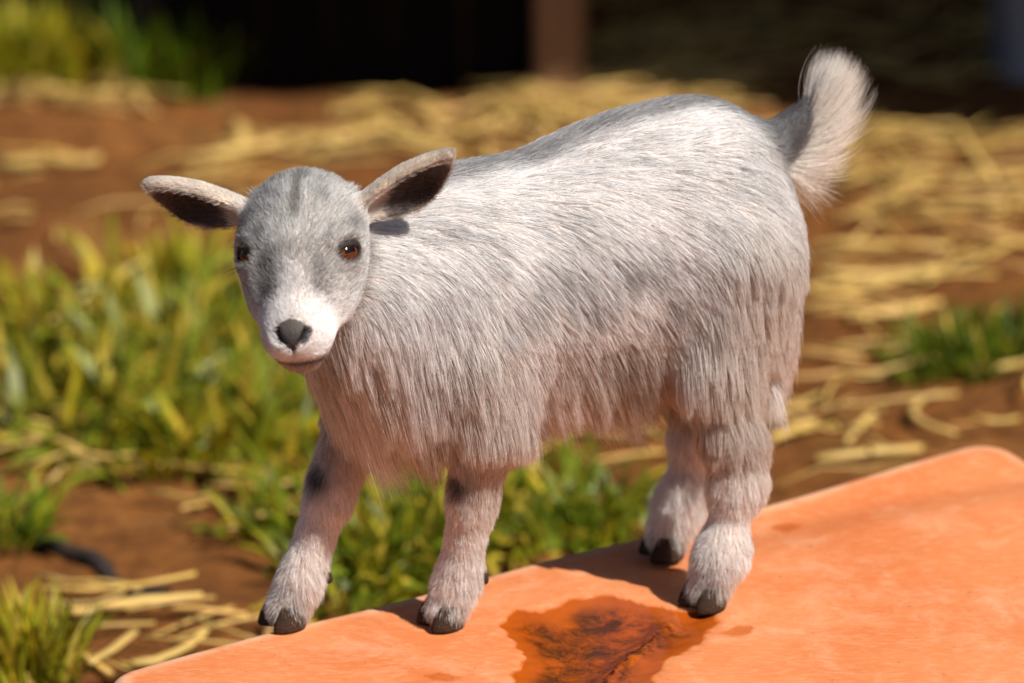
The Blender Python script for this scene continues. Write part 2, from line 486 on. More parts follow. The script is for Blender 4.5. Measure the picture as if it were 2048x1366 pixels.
# ------------------------------------------------------------------ orange plastic lid with a puddle
LC0 = np.array([-.273, -.149]) - .018 * nrm(np.array([.63, .438])); LX = nrm(np.array([.63, .438])); LY = np.array([-LX[1], LX[0]])
LLEN, LWID, LR = .800, .64, .032
def to_lid(w): d = np.asarray(w)[..., :2] - LC0; return np.stack([d @ LX, d @ LY], -1)
PUD = to_lid(np.array([gp(u, v, LIDZ) for u, v in [(1004, 1248), (1040, 1222), (1090, 1226), (1150, 1200), (1225, 1190), (1300, 1206), (1362, 1222), (1428, 1222), (1424, 1262), (1372, 1300), (1322, 1322), (1308, 1352), (1330, 1420), (1300, 1480), (1120, 1490), (1040, 1420), (1030, 1350), (1046, 1310), (1024, 1285)]]))
DRY = [to_lid(np.array([gp(u, v, LIDZ) for u, v in pl])) for pl in (
    [(1434, 1268), (1470, 1252), (1515, 1252), (1500, 1266), (1462, 1274)], [(848, 1352), (880, 1346), (925, 1356), (900, 1364), (860, 1360)],
    [(1556, 1052), (1590, 1047), (1618, 1050), (1580, 1062)], [(1330, 1138), (1360, 1133), (1378, 1140), (1350, 1146)])]
def poly_sd(P, q):
    """signed distance to polygon (negative inside)"""
    d = np.full(len(q), 9.); ins = np.zeros(len(q), bool)
    for i in range(len(P)):
        a, b = P[i - 1], P[i]; e = b - a; w = q - a
        t = np.clip((w @ e) / (e @ e), 0, 1); d = np.minimum(d, np.linalg.norm(w - t[:, None] * e, axis=1))
        c = (a[1] > q[:, 1]) != (b[1] > q[:, 1])
        with np.errstate(divide='ignore', invalid='ignore'):
            ins ^= c & (q[:, 0] < (b[0] - a[0]) * (q[:, 1] - a[1]) / (b[1] - a[1]) + a[0])
    return np.where(ins, -d, d)
SEAM = to_lid(np.array([gp(u, v, LIDZ) for u, v in [(1335, 1248), (1290, 1284), (1235, 1330), (1200, 1372), (1150, 1440)]]))
def seam_d(q):
    d = np.full(len(q), 9.)
    for a, b in zip(SEAM, SEAM[1:]):
        e = b - a; w = q - a; t = np.clip((w @ e) / (e @ e), 0, 1); d = np.minimum(d, np.linalg.norm(w - t[:, None] * e, axis=1))
    return d
def lid_h(q):
    p3 = np.concatenate([q, np.zeros((len(q), 1))], 1)
    sd = poly_sd(PUD, q) + .010 * (fbm(p3, 45, 5) - .5) + .005 * (vnoise(p3, 160, 6) - .5)
    z = -.0075 * sstep(.004, -.035, sd) - .0010 * sstep(.010, -.004, sd)
    z = z + (.0060 + .0016 * vnoise(p3, 200, 15)) * np.exp(-(seam_d(q) / .011) ** 2) * sstep(.0, -.02, sd)
    z = z + .0022 * (fbm(p3, 7, 8) - .5) * sstep(.0, .03, sd) - .006 * np.exp(-((q[:, 1] + .055 + .02 * np.sin(q[:, 0] * 9)) / .030) ** 2) * sstep(.36, .50, q[:, 0]) * sstep(.005, .03, sd)
    z = z + .010 * sstep(.45, .75, q[:, 0]) * sstep(-.30, -.02, q[:, 1]) * sstep(.0, .05, sd)
    return z, sd
st = .0026
nx_, ny_ = int(LLEN / st), int(LWID / st)
U_, W_ = np.meshgrid(np.linspace(0, LLEN, nx_), np.linspace(-LWID, 0, ny_), indexing='ij')
q = np.stack([U_.ravel(), W_.ravel()], 1)
cc = np.array([LLEN / 2, -LWID / 2]); hf = np.array([LLEN / 2, LWID / 2]) - LR
dq = q - cc; ex = np.maximum(np.abs(dq) - hf, 0); el_ = np.linalg.norm(ex, axis=1)
sc_ = np.where(el_ > LR, LR / np.maximum(el_, 1e-9), 1)
q = cc + np.sign(dq) * (np.minimum(np.abs(dq), hf) + ex * sc_[:, None])
rd_ = LR - np.minimum(np.linalg.norm(ex * sc_[:, None], axis=1), LR) - np.where(el_ > 0, 0, 0)
inner = np.min(np.stack([hf[0] + LR - np.abs(q - cc)[:, 0], hf[1] + LR - np.abs(q - cc)[:, 1]], 1), 1)
rim = np.where((ex > 0).all(1), rd_, inner)
zz, sdp = lid_h(q)
RR_ = .014
zz = zz - (RR_ - np.sqrt(np.maximum(RR_ ** 2 - np.maximum(RR_ - rim, 0) ** 2, 0)))
bow = .004 + .010 * np.sin(np.pi * np.clip(q[:, 0] / LLEN, 0, 1)) * sstep(-.2, 0, q[:, 1]) + .003 * np.sin(q[:, 0] * 17)
qb = q + np.stack([np.zeros(len(q)), bow * sstep(-.12, 0, q[:, 1])], 1)
V = np.stack([LC0[0] + qb[:, 0] * LX[0] + qb[:, 1] * LY[0], LC0[1] + qb[:, 0] * LX[1] + qb[:, 1] * LY[1], LIDZ + zz], 1)
idx = np.arange(len(q)).reshape(nx_, ny_)
Ql = np.stack([idx[:-1, :-1], idx[1:, :-1], idx[1:, 1:], idx[:-1, 1:]], -1).reshape(-1, 4)
loop = np.concatenate([idx[:, 0], idx[-1, 1:], idx[-2::-1, -1], idx[0, -2:0:-1]])
skv = []; n0 = len(V)
for dz, out in ((-.028, .001), (-.030, .006), (-.036, .0065), (-.038, .002)):
    w = V[loop].copy(); c = V[loop].mean(0); dd = w[:, :2] - c[:2]; w[:, :2] += nrm(dd) * out; w[:, 2] = LIDZ - RR_ + dz; skv.append(w)
Vs = np.concatenate([V] + skv); m = len(loop); lp = [loop] + [n0 + k * m + np.arange(m) for k in range(4)]
for A, B in zip(lp, lp[1:]):
    Ql = np.concatenate([Ql, np.stack([A, np.roll(A, -1), np.roll(B, -1), B], 1)[:, ::-1]])

def m_plastic():
    n = NT('orange_plastic'); b = n.principled(.5); b.inputs['Specular IOR Level'].default_value = .35
    p = n.pos(); w = n.n('ShaderNodeAttribute'); w.attribute_name = 'wet'; wet = w.outputs['Fac']
    a = n.noise(p, 5, 5, .6); f = n.noise(n.scale(p, (30, 120, 60), (0, 0, .9)), 3, 5, .65); s = n.noise(p, 160, 4)
    dry = n.ramp(a, [(.32, (.60, .165, .048)), (.5, (.65, .210, .072)), (.68, (.69, .26, .102))])
    dry = n.mix(n.ramp(f, [(.5, (0, 0, 0)), (.72, (.55, .55, .55))]), dry, (.74, .37, .20))
    dry = n.mix(n.ramp(n.noise(n.scale(p, (18, 6, 10), (0, 0, .5)), 9, 6, .7), [(.62, (0, 0, 0)), (.75, (.6, .6, .6))]), dry, (.54, .13, .034))
    dry = n.mix(n.ramp(n.noise(p, 17, 7, .75, .6), [(.50, (0, 0, 0)), (.72, (.6, .6, .6))]), dry, (.76, .40, .23))
    dry = n.mix(n.ramp(n.noise(n.scale(p, (1, 1, 1), (0, 0, .7)), 11, 8, .8, 1.), [(.56, (0, 0, 0)), (.70, (.55, .55, .55))]), dry, (.56, .14, .035))
    rm = n.n('ShaderNodeAttribute'); rm.attribute_name = 'rim'
    dry = n.mix(n.math('MULTIPLY', rm.outputs['Fac'], n.ramp(n.noise(p, 40, 5, .7), [(.30, (0, 0, 0)), (.55, (.8, .8, .8))])), dry, (.74, .43, .26))
    dry = n.mix(n.ramp(n.noise(p, 75, 3, .7), [(.70, (0, 0, 0)), (.76, (.75, .75, .75))]), dry, (.22, .11, .05))
    dry = n.mix(n.ramp(n.noise(p, 210, 3, .6), [(.70, (0, 0, 0)), (.74, (.8, .8, .8))]), dry, (.16, .075, .035))
    dry = n.mix(n.ramp(n.noise(n.scale(p, (12, 380, 60), (0, 0, .25)), 1, 3, .6), [(.68, (0, 0, 0)), (.75, (.45, .45, .45))]), dry, (.48, .11, .03))
    wetc = n.mix(n.ramp(n.noise(p, 30, 9, .78, .3), [(.40, (0, 0, 0)), (.56, (.95, .95, .95))]), (.50, .095, .006), (.050, .018, .005))
    wetc = n.mix(n.ramp(n.noise(p, 170, 6, .75), [(.52, (0, 0, 0)), (.66, (.8, .8, .8))]), wetc, (.11, .035, .006))
    dirt = n.n('ShaderNodeAttribute'); dirt.attribute_name = 'dirt'
    wetc = n.mix(dirt.outputs['Fac'], (.50, .105, .010), wetc)
    n.l(n.mix(wet, dry, wetc), b.inputs['Base Color'])
    n.l(n.math('SUBTRACT', n.math('ADD', .42, n.math('MULTIPLY', f, .2)), n.math('MULTIPLY', wet, .3)), b.inputs['Roughness'])
    h = n.bump(n.noise(p, 14, 4), None, .25, .006)
    n.bump(n.math('ADD', n.math('MULTIPLY', f, .6), s), b, .12, .0012, h)
    return n.m
M_PLASTIC = m_plastic()
lid = link('plastic_lid', None); lid.location = (.12, -.13, 0)
tag(lid, 'weathered orange plastic lid lying on the ground under the young goat', 'lid')
def fattr(o, name, vals):
    a = o.data.attributes.new(name, 'FLOAT', 'POINT'); a.data.foreach_set('value', np.asarray(vals, np.float32))
Vs[:, :2] -= np.array([.12, -.13])
top = quad_mesh('lid_top', Vs, Ql, M_PLASTIC, lid)
_p3 = np.concatenate([q, np.zeros((len(q), 1))], 1)
wet_ = sstep(.0016, -.0008, sdp)
for pl in DRY: wet_ = np.maximum(wet_, .8 * sstep(.0014, -.0014, poly_sd(pl, q) + .008 * (fbm(_p3, 90, 3) - .5)))
fattr(top, 'wet', np.concatenate([wet_, np.zeros(4 * m)]))
fattr(top, 'rim', np.concatenate([sstep(.022, .010, rim), np.zeros(4 * m)]))
fattr(top, 'dirt', np.concatenate([sstep(-.006, -.022, sdp), np.zeros(4 * m)]))
# tub walls under the lid
TV = []; N_ = 96
for zf, ins in ((LIDZ - RR_ - .012, .012), (LIDZ * .45, .014), (-.02, .018), (-.03, .018)):
    for k in range(N_):
        a = 2 * math.pi * k / N_; c_, s_ = math.cos(a), math.sin(a)
        e = 2 / 7.0; x = math.copysign(abs(c_) ** e, c_) * (LLEN / 2 - ins); y = math.copysign(abs(s_) ** e, s_) * (LWID / 2 - ins)
        w = LC0 + LX * (cc[0] + x) + LY * (cc[1] + y) - np.array([.12, -.13]); TV.append((w[0], w[1], zf))
TF = [(r * N_ + k, r * N_ + (k + 1) % N_, (r + 1) * N_ + (k + 1) % N_, (r + 1) * N_ + k)[::-1] for r in range(3) for k in range(N_)]
tw_ = mesh('lid_wall', TV, TF, M_PLASTIC, lid, smooth=True)
# water lying in the hollow
def m_water():
    n = NT('puddle_water'); p = n.pos()
    fr = n.n('ShaderNodeFresnel'); fr.inputs['IOR'].default_value = 1.33
    t = n.n('ShaderNodeBsdfTransparent'); t.inputs[0].default_value = (.96, .93, .88, 1)
    g = n.n('ShaderNodeBsdfGlossy'); g.inputs['Roughness'].default_value = .03
    mx = n.n('ShaderNodeMixShader'); n.l(fr.outputs[0], mx.inputs[0]); n.l(t.outputs[0], mx.inputs[1]); n.l(g.outputs[0], mx.inputs[2])
    bm_ = n.bump(n.noise(p, 60, 2), None, .12, .002); n.l(bm_, g.inputs['Normal']); n.l(bm_, fr.inputs['Normal'])
    n.l(mx.outputs[0], n.out.inputs[0]); return n.m
cell = (sdp.reshape(nx_, ny_)[:-1, :-1] < .004)
qi = np.argwhere(cell); keep = np.stack([idx[qi[:, 0], qi[:, 1]], idx[qi[:, 0] + 1, qi[:, 1]], idx[qi[:, 0] + 1, qi[:, 1] + 1], idx[qi[:, 0], qi[:, 1] + 1]], 1)
un, inv = np.unique(keep, return_inverse=True)
PV = V[un].copy()
wl_ = LIDZ - .0013
lz = V[un][:, 2]
PV[:, 2] = wl_
DV, DQ = [PV], [inv.reshape(-1, 4)]; nv_ = len(PV)
for _ in range(70):                                                      # water beads added along the seam to catch sun glints
    k = rng.random() ** .8 * 3.2; i = int(k); c = SEAM[i] + (SEAM[i + 1] - SEAM[i]) * (k - i) + rng.normal(0, .0011, 2)
    e = nrm(SEAM[i + 1] - SEAM[i]); r = rng.uniform(.0005, .0012); el2 = rng.uniform(1., 3.); nn = np.array([-e[1], e[0]])
    z0 = LIDZ + max(lid_h(c[None])[0][0], -.0013) - r * .15; bv = []
    for th in np.linspace(0, math.pi / 2, 6):
        for j in range(10):
            ph = j * math.pi / 5; o2 = c + e * (math.cos(ph) * math.sin(th) * r * el2) + nn * (math.sin(ph) * math.sin(th) * r)
            bv.append((*(LC0 + LX * o2[0] + LY * o2[1]), z0 + math.cos(th) * r * .9))
    DV.append(np.array(bv)); DQ.append(np.array([(nv_ + a_ * 10 + j, nv_ + (a_ + 1) * 10 + j, nv_ + (a_ + 1) * 10 + (j + 1) % 10, nv_ + a_ * 10 + (j + 1) % 10) for a_ in range(5) for j in range(10)])); nv_ += 60
puddle = quad_mesh('puddle', np.concatenate(DV), np.concatenate(DQ), m_water())
tag(puddle, 'shallow dirty puddle in the hollow of the orange lid', 'puddle', kind='structure')

# ------------------------------------------------------------------ goat: one skin from blended volumes, then fur
GA = R_(208.0)
FV = np.array([math.cos(GA), math.sin(GA), 0.0]); LV = np.array([-math.sin(GA), math.cos(GA), 0.0])
GO = np.array([.131, .026, LIDZ]) - LV * .012
def to_local(w): d = np.asarray(w) - GO; return np.stack([d @ FV, d @ LV, d[..., 2]], -1)
def dir_local(w): w = np.asarray(w); return np.stack([w @ FV, w @ LV, w[..., 2]], -1)

def rotm(ax, a):
    return np.array(Matrix.Rotation(a, 3, Vector(ax)))
_Y = rotm((VC), R_(5.0)) @ rotm((0, 0, 1), R_(-9.0))
HH = dir_local(_Y @ np.array([0, -.755, -.656]))      # poll -> nose
HB = dir_local(_Y @ np.array([1., 0, 0]))             # towards the goat's left
HN = dir_local(_Y @ np.array([0, -.656, .755]))       # out of the forehead
_r = -VC + VR * (606 - 1024) / KPX + VU * (683 - 507) / KPX
HC = to_local(CAMP + _r * ((-.150 - CAMP[1]) / _r[1]))
HM = np.stack([HH, HB, HN], 0)                         # rows: head axes in goat space
def hp(a, b, c): return HC + HH * a + HB * b + HN * c
def to_head(p): return (p - HC) @ HM.T

def cone(a, b, ra, rb): return ('c', np.array(a, float), np.array(b, float), ra, rb)
def ell(c, r, M=None): return ('e', np.array(c, float), np.array(r, float), np.eye(3) if M is None else M)
def ev(pr, p):
    """distance to a primitive; p is an (n,3) array or a tuple of broadcastable x, y, z"""
    x, y, z = p if isinstance(p, tuple) else (p[..., 0], p[..., 1], p[..., 2])
    if pr[0] == 'c':
        _, a, b, ra, rb = pr; d = (b - a).astype(np.float32); q = float(d @ d)
        x = x - np.float32(a[0]); y = y - np.float32(a[1]); z = z - np.float32(a[2])
        t = np.clip((x * d[0] + y * d[1] + z * d[2]) / np.float32(q), 0, 1)
        return np.sqrt((x - t * d[0]) ** 2 + (y - t * d[1]) ** 2 + (z - t * d[2]) ** 2) - (np.float32(ra) + np.float32(rb - ra) * t)
    _, c, r, M = pr
    x = x - np.float32(c[0]); y = y - np.float32(c[1]); z = z - np.float32(c[2])
    M = M.astype(np.float32); r = r.astype(np.float32)
    if abs(M[0, 0] - 1) > 1e-6:
        x, y, z = (M[i, 0] * x + M[i, 1] * y + M[i, 2] * z for i in range(3))
    x = x / r[0]; y = y / r[1]; z = z / r[2]
    k0 = np.sqrt(x * x + y * y + z * z); x = x / r[0]; y = y / r[1]; z = z / r[2]
    return k0 * (k0 - 1) / np.sqrt(np.maximum(x * x + y * y + z * z, np.float32(1e-6)))
def bbox(pr):
    if pr[0] == 'c':
        m = max(pr[3], pr[4]); return np.minimum(pr[1], pr[2]) - m, np.maximum(pr[1], pr[2]) + m
    m = pr[2].max(); return pr[1] - m, pr[1] + m
def smin(a, b, k):
    h = np.maximum(k - np.abs(a - b), 0) / k
    return np.minimum(a, b) - h * h * k * .25
def smax(a, b, k): return -smin(-a, -b, k)

def leg(pts):
    return [cone(pts[i][:3], pts[i + 1][:3], pts[i][3], pts[i + 1][3]) for i in range(len(pts) - 1)]

hc = lambda a, b, ra, rb: cone(hp(*a), hp(*b), ra, rb)
he = lambda c, r: ell(hp(*c), r, HM)
GR = {}   # group -> (k, prims)
GR['torso'] = (.028, [
    ell((.100, 0, .246), (.130, .064, .090)), ell((-.004, 0, .270), (.068, .052, .082)), ell((.040, 0, .268), (.095, .057, .084)),
    ell((.195, 0, .240), (.078, .054, .078)), ell((.180, 0, .276), (.065, .036, .052)), ell((.228, -.004, .212), (.046, .042, .044)),
    ell((-.028, .030, .235), (.036, .026, .060)), ell((-.028, -.030, .235), (.036, .026, .060)),
    ell((-.030, .034, .200), (.026, .020, .036)), ell((-.032, -.034, .200), (.026, .020, .036)),
    ell((.190, .036, .222), (.040, .022, .056)), ell((.210, -.040, .222), (.040, .022, .056))])
nb_ = hp(-.030, -.004, -.030)
GR['neck'] = (.03, [cone((.205, 0, .258), (.255, .004, .262), .054, .047), cone((.255, .004, .258), nb_, .047, .034), cone((.245, 0, .225), hp(-.005, 0, -.045), .042, .024)])
GR['head'] = (.013, [
    he((-.009, 0, -.003), (.043, .0395, .036)), he((-.022, 0, .009), (.030, .0350, .0265)), he((-.034, 0, -.004), (.020, .030, .026)),
    he((-.001, .0265, .008), (.022, .0150, .0155)), he((-.001, -.0265, .008), (.022, .0150, .0155)),
    hc((.010, 0, .000), (.054, 0, .002), .0310, .0185), hc((.010, 0, .013), (.060, 0, .0110), .0175, .0110),
    hc((.000, 0, -.022), (.060, 0, -.014), .0290, .0115),
    he((.018, .0240, -.006), (.030, .0130, .020)), he((.018, -.0240, -.006), (.030, .0130, .020)),
    he((.0600, .0105, -.0005), (.0165, .0110, .0130)), he((.0600, -.0105, -.0005), (.0165, .0110, .0130)),
    he((.0715, 0, .0095), (.0075, .0110, .0080)), he((.0665, 0, -.0175), (.0105, .0110, .0065))])
GR['leg_fl'] = (.008, leg([(.192, .036, .215, .028), (.178, .036, .160, .0220), (.184, .022, .108, .0145), (.185, .020, .095, .0135), (.188, .010, .045, .0115), (.190, .008, .034, .0120), (.196, .006, .014, .0130)]))
GR['leg_fr'] = (.008, leg([(.220, -.038, .210, .026), (.240, -.036, .155, .0210), (.262, -.042, .103, .0145), (.266, -.042, .090, .0132), (.282, -.045, .045, .0115), (.286, -.045, .034, .0120), (.296, -.046, .014, .0130)]))
GR['leg_rl'] = (.016, leg([(-.012, .038, .250, .042), (.006, .046, .180, .0255), (-.002, .056, .125, .0170), (-.007, .060, .096, .0132), (-.005, .060, .086, .0128), (.004, .061, .044, .0118), (.008, .061, .034, .0122), (.016, .061, .014, .0130)]))
GR['leg_rr'] = (.016, leg([(-.012, -.038, .250, .042), (-.004, -.044, .180, .0255), (-.026, -.042, .125, .0170), (-.032, -.040, .096, .0132), (-.029, -.040, .086, .0128), (-.019, -.039, .044, .0118), (-.015, -.039, .034, .0122), (-.007, -.039, .014, .0130)]))
GR['tail'] = (.010, leg([(-.050, 0, .312, .022), (-.070, 0, .314, .0130), (-.083, 0, .323, .0090), (-.092, 0, .336, .0050)]))
EARS = {}
for sgn, nm in ((1, 'ear_l'), (-1, 'ear_r')):
    base = np.array([-.028, .038 * sgn, .002]); tip = np.array([-.054 if sgn > 0 else -.041, .104 * sgn, .016])
    x = nrm(tip - base); g = np.array([1.0, 0, .14]) + np.array([0, .12 * sgn, 0]); g = nrm(g - x * (g @ x)); y = np.cross(g, x)
    M = np.stack([x, y, g], 0) @ HM
    c = (base + tip) / 2
    EARS[nm] = dict(c=hp(*c), M=M, base=hp(*base), L=np.linalg.norm(tip - base) / 2 + .004)
# grid
VX = .0017
lo = np.array([-.16, -.12, -.005]); hi = np.array([.43, .18, .40])
dims = np.ceil((hi - lo) / VX).astype(int)
FLD = np.full(dims, .06, np.float32)
AX = [lo[i] + VX * np.arange(dims[i]) for i in range(3)]
AX = [a.astype(np.float32) for a in AX]
def sub(bl, bh, pad):
    i0 = np.clip(((bl - pad - lo) / VX).astype(int), 0, dims - 1); i1 = np.clip(((bh + pad - lo) / VX).astype(int) + 2, 1, dims)
    P = tuple(AX[i][i0[i]:i1[i]].reshape([-1 if j == i else 1 for j in range(3)]) for i in range(3))
    return tuple(slice(a, b) for a, b in zip(i0, i1)), P
def full(P): return np.stack(np.broadcast_arrays(*P), -1)
def group_field(g):
    k, prims = GR[g]
    bb = [bbox(p) for p in prims]; L = np.min([b[0] for b in bb], 0); H = np.max([b[1] for b in bb], 0)
    sl, P = sub(L, H, .03)
    f = None
    for pr in prims:
        d = ev(pr, P); f = d if f is None else smin(f, d, np.float32(k))
    return sl, f, P
for g, kk in (('torso', .02), ('neck', .03), ('leg_fl', .018), ('leg_fr', .018), ('leg_rl', .022), ('leg_rr', .022), ('tail', .010), ('head', .014)):
    sl, f, P = group_field(g)
    FLD[sl] = smin(FLD[sl], f, np.float32(kk))
def ear_sdf(e, P):
    q = (P - e['c']) @ e['M'].T; Lh = e['L']; t = q[..., 0] / Lh
    wd = .0190 * np.clip(1 - np.clip(t, 0, 1) ** 1.8 * .5, .2, 1) * np.where(t < 0, 1 - .28 * np.clip(-t, 0, 1), 1)
    up = .004 * t * t * np.sign(t)                                   # the tip curls
    sy = np.sign(e['M'][1] @ (-HH)); tc = np.clip(t + .15, 0, 1.2)
    qq = np.stack([q[..., 0], q[..., 1] - sy * .0125 * tc * tc, q[..., 2] - up], -1)
    def e3(z, rx, ry, rz):
        r = np.stack([np.full_like(t, rx), ry, np.full_like(t, rz)], -1); s = np.stack([qq[..., 0], qq[..., 1], z], -1)
        k0 = np.linalg.norm(s / r, axis=-1); k1 = np.linalg.norm(s / r ** 2, axis=-1); return k0 * (k0 - 1) / np.maximum(k1, 1e-6)
    out = e3(qq[..., 2], Lh, wd, .0125); inn = e3(qq[..., 2] - .0085, Lh * .97, wd * .90, .0135)
    return smax(out, -inn, .0025)
for e in EARS.values():
    sl, P = sub(e['c'] - .05, e['c'] + .05, .0)
    FLD[sl] = smin(FLD[sl], ear_sdf(e, full(P)), .008)
# eyes: socket opening, lids
EYES = []
for sgn in (1, -1):
    c = hp(.0085, .0290 * sgn, .0120); dr = nrm(HH * .16 + HB * .66 * sgn + HN * .70)
    ax = nrm(HB * .80 * sgn - HH * .55 - HN * .5); ax = nrm(ax - dr * (ax @ dr)); up = np.cross(dr, ax); up = up * np.sign(up @ (HN * .3 - HH))
    EYES.append(dict(c=c, d=dr, x=ax, u=up, r=.0112))
    E = EYES[-1]
    sl, P = sub(c - .03, c + .03, 0.)
    q = full(P) - c; qx = q @ ax; qu = q @ up; qd = q @ dr
    ball = np.linalg.norm(q, axis=-1) - .0121                        # lids wrap the ball
    FLD[sl] = smin(FLD[sl], ball, .006)
    hx = np.clip(np.abs(qx) / .0085, 0, 1)
    slit = np.abs(qu + .0012) - np.where(qu > -.0012, .0034, .0050) * np.sqrt(np.maximum(1 - hx ** 2, 0))   # almond opening
    slit = np.maximum(slit, np.abs(qx) - .0085); slit = np.maximum(slit, -(qd - .002))
    FLD[sl] = smax(FLD[sl], -slit, .0018)
    brow = ev(cone(c + up * .0105 + dr * .006 - ax * .008, c + up * .0100 + dr * .006 + ax * .007, .0035, .0032), P)
    FLD[sl] = smin(FLD[sl], brow, .006)
# nostrils, philtrum, mouth: laid on the muzzle as seen along the face
def sample(F, p):
    q = (p - lo) / VX; i = np.clip(np.floor(q).astype(int), 0, dims - 2); t = np.clip(q - i, 0, 1); r = 0
    for a in (0, 1):
        for b in (0, 1):
            for c in (0, 1):
                r = r + F[i[:, 0] + a, i[:, 1] + b, i[:, 2] + c] * (t[:, 0] if a else 1 - t[:, 0]) * (t[:, 1] if b else 1 - t[:, 1]) * (t[:, 2] if c else 1 - t[:, 2])
    return r
def grad(F, p, e=.002):
    return nrm(np.stack([sample(F, p + d) - sample(F, p - d) for d in np.eye(3) * e], 1))
def on_face(b, y, sink=0.):
    """skin point at lateral b and distance y down the front of the face"""
    o = HC + HB * b + (HH * .866 - HN * .5) * y; w = HH * .5 + HN * .866; t = .09
    for _ in range(90):
        d = sample(FLD, (o + w * t)[None])[0]
        if d < .0002: break
        t -= min(d, .01) * .7
    return o + w * (t - sink)
NOSTR = []
for sgn in (1, -1):
    pts = [on_face(.0040 * sgn, .0600, .0002), on_face(.0082 * sgn, .0575, .0010), on_face(.0108 * sgn, .0520, .0010)]
    NOSTR += [(pts[0], pts[1], .0011, .0025), (pts[1], pts[2], .0025, .0031)]
PHIL = (on_face(0, .0625), on_face(0, .0715), .0008, .0009)
_mouth = [on_face(b, y) for b, y in ((-.0200, .0655), (-.0150, .0690), (-.0090, .0712), (0., .0722), (.0090, .0712), (.0150, .0690), (.0200, .0655))]
for c_ in NOSTR: 
    pr = cone(*c_); sl, P = sub(*bbox(pr), .02); FLD[sl] = smax(FLD[sl], -ev(pr, P), .0012)
for c_ in [PHIL] + [(a, b, .0011, .0011) for a, b in zip(_mouth, _mouth[1:])]:
    pr = cone(*c_); sl, P = sub(*bbox(pr), .02); FLD[sl] = smax(FLD[sl], -ev(pr, P), .0016)

def surface_nets(F, lo, h):
    S = F < 0
    nx, ny, nz = F.shape
    c = [S[i:nx - 1 + i, j:ny - 1 + j, k:nz - 1 + k] for i in (0, 1) for j in (0, 1) for k in (0, 1)]
    cnt = sum(x.astype(np.int8) for x in c); act = (cnt > 0) & (cnt < 8)
    ijk = np.argwhere(act); vid = np.full(act.shape, -1, np.int64); vid[act] = np.arange(len(ijk))
    acc = np.zeros((len(ijk), 3)); w = np.zeros(len(ijk))
    g = lambda o: F[ijk[:, 0] + o[0], ijk[:, 1] + o[1], ijk[:, 2] + o[2]].astype(float)
    cor = [(i, j, k) for i in (0, 1) for j in (0, 1) for k in (0, 1)]
    for a in cor:
        for d in range(3):
            if a[d]: continue
            b = list(a); b[d] = 1; fa, fb = g(a), g(b); m = (fa < 0) != (fb < 0)
            t = np.where(m, fa / np.where(m, fa - fb, 1), 0); p = np.array(a, float)[None].repeat(len(ijk), 0); p[:, d] += t
            acc[m] += p[m]; w[m] += 1
    V = lo + h * (ijk + acc / w[:, None])
    Qs = []
    for d in range(3):
        u, v = (d + 1) % 3, (d + 2) % 3
        sl0 = [slice(1, -1)] * 3; sl0[d] = slice(0, -1); sl1 = list(sl0); sl1[d] = slice(1, None)
        A = S[tuple(sl0)]; B = S[tuple(sl1)]
        e = np.argwhere(A != B); off = np.array([1, 1, 1]); off[d] = 0; e = e + off
        flip = S[e[:, 0], e[:, 1], e[:, 2]]
        q = []
        for (du, dv) in ((0, 0), (-1, 0), (-1, -1), (0, -1)):
            o = e.copy(); o[:, u] += du; o[:, v] += dv; q.append(vid[o[:, 0], o[:, 1], o[:, 2]])
        q = np.stack(q, 1); q[~flip] = q[~flip][:, ::-1]
        Qs.append(q)
    return V, np.concatenate(Qs)
BV, BQ = surface_nets(FLD, lo, VX)


# ------------------------------------------------------------------ goat: regions, colours, fur
GNAMES = ['torso', 'neck', 'head', 'leg_fl', 'leg_fr', 'leg_rl', 'leg_rr', 'tail', 'ear_l', 'ear_r']
def weights(p, sharp=.007):
    D = []
    for g in GNAMES[:8]:
        k, prims = GR[g]; f = None
        for pr in prims:
            d = ev(pr, p); f = d if f is None else smin(f, d, k)
        D.append(f)
    for g in GNAMES[8:]: D.append(ear_sdf(EARS[g], p))
    D = np.stack(D, 1); D = D - D.min(1, keepdims=True)
    w = np.exp(-D / sharp); return w / w.sum(1, keepdims=True)

def lerp(a, b, t): return a + (b - a) * t
def mixc(c, d, t): return c + (np.asarray(d) - c) * np.asarray(t)[:, None]
WHITE = np.array([.93, .92, .925]); CREAM = np.array([.83, .74, .67]); PEACH = np.array([.82, .66, .545]); GREY = np.array([.17, .165, .172]); DGREY = np.array([.085, .080, .085])
TAN = np.array([.33, .195, .12]); BLACK = np.array([.018, .014, .013]); OLIVE = np.array([.24, .215, .16])

def blob(x, c, r): return np.exp(-(((x - np.array(c)) / np.array(r)) ** 2).sum(1))

def mouth_d(p):
    return np.min(np.stack([ev(cone(a, b, .0, .0), p) for a, b in zip(_mouth, _mouth[1:])]), 0)
def ear_local(p, e): 
    q_ = (p - e['c']) @ e['M'].T; return q_ / np.array([e['L'], .02, .0125])

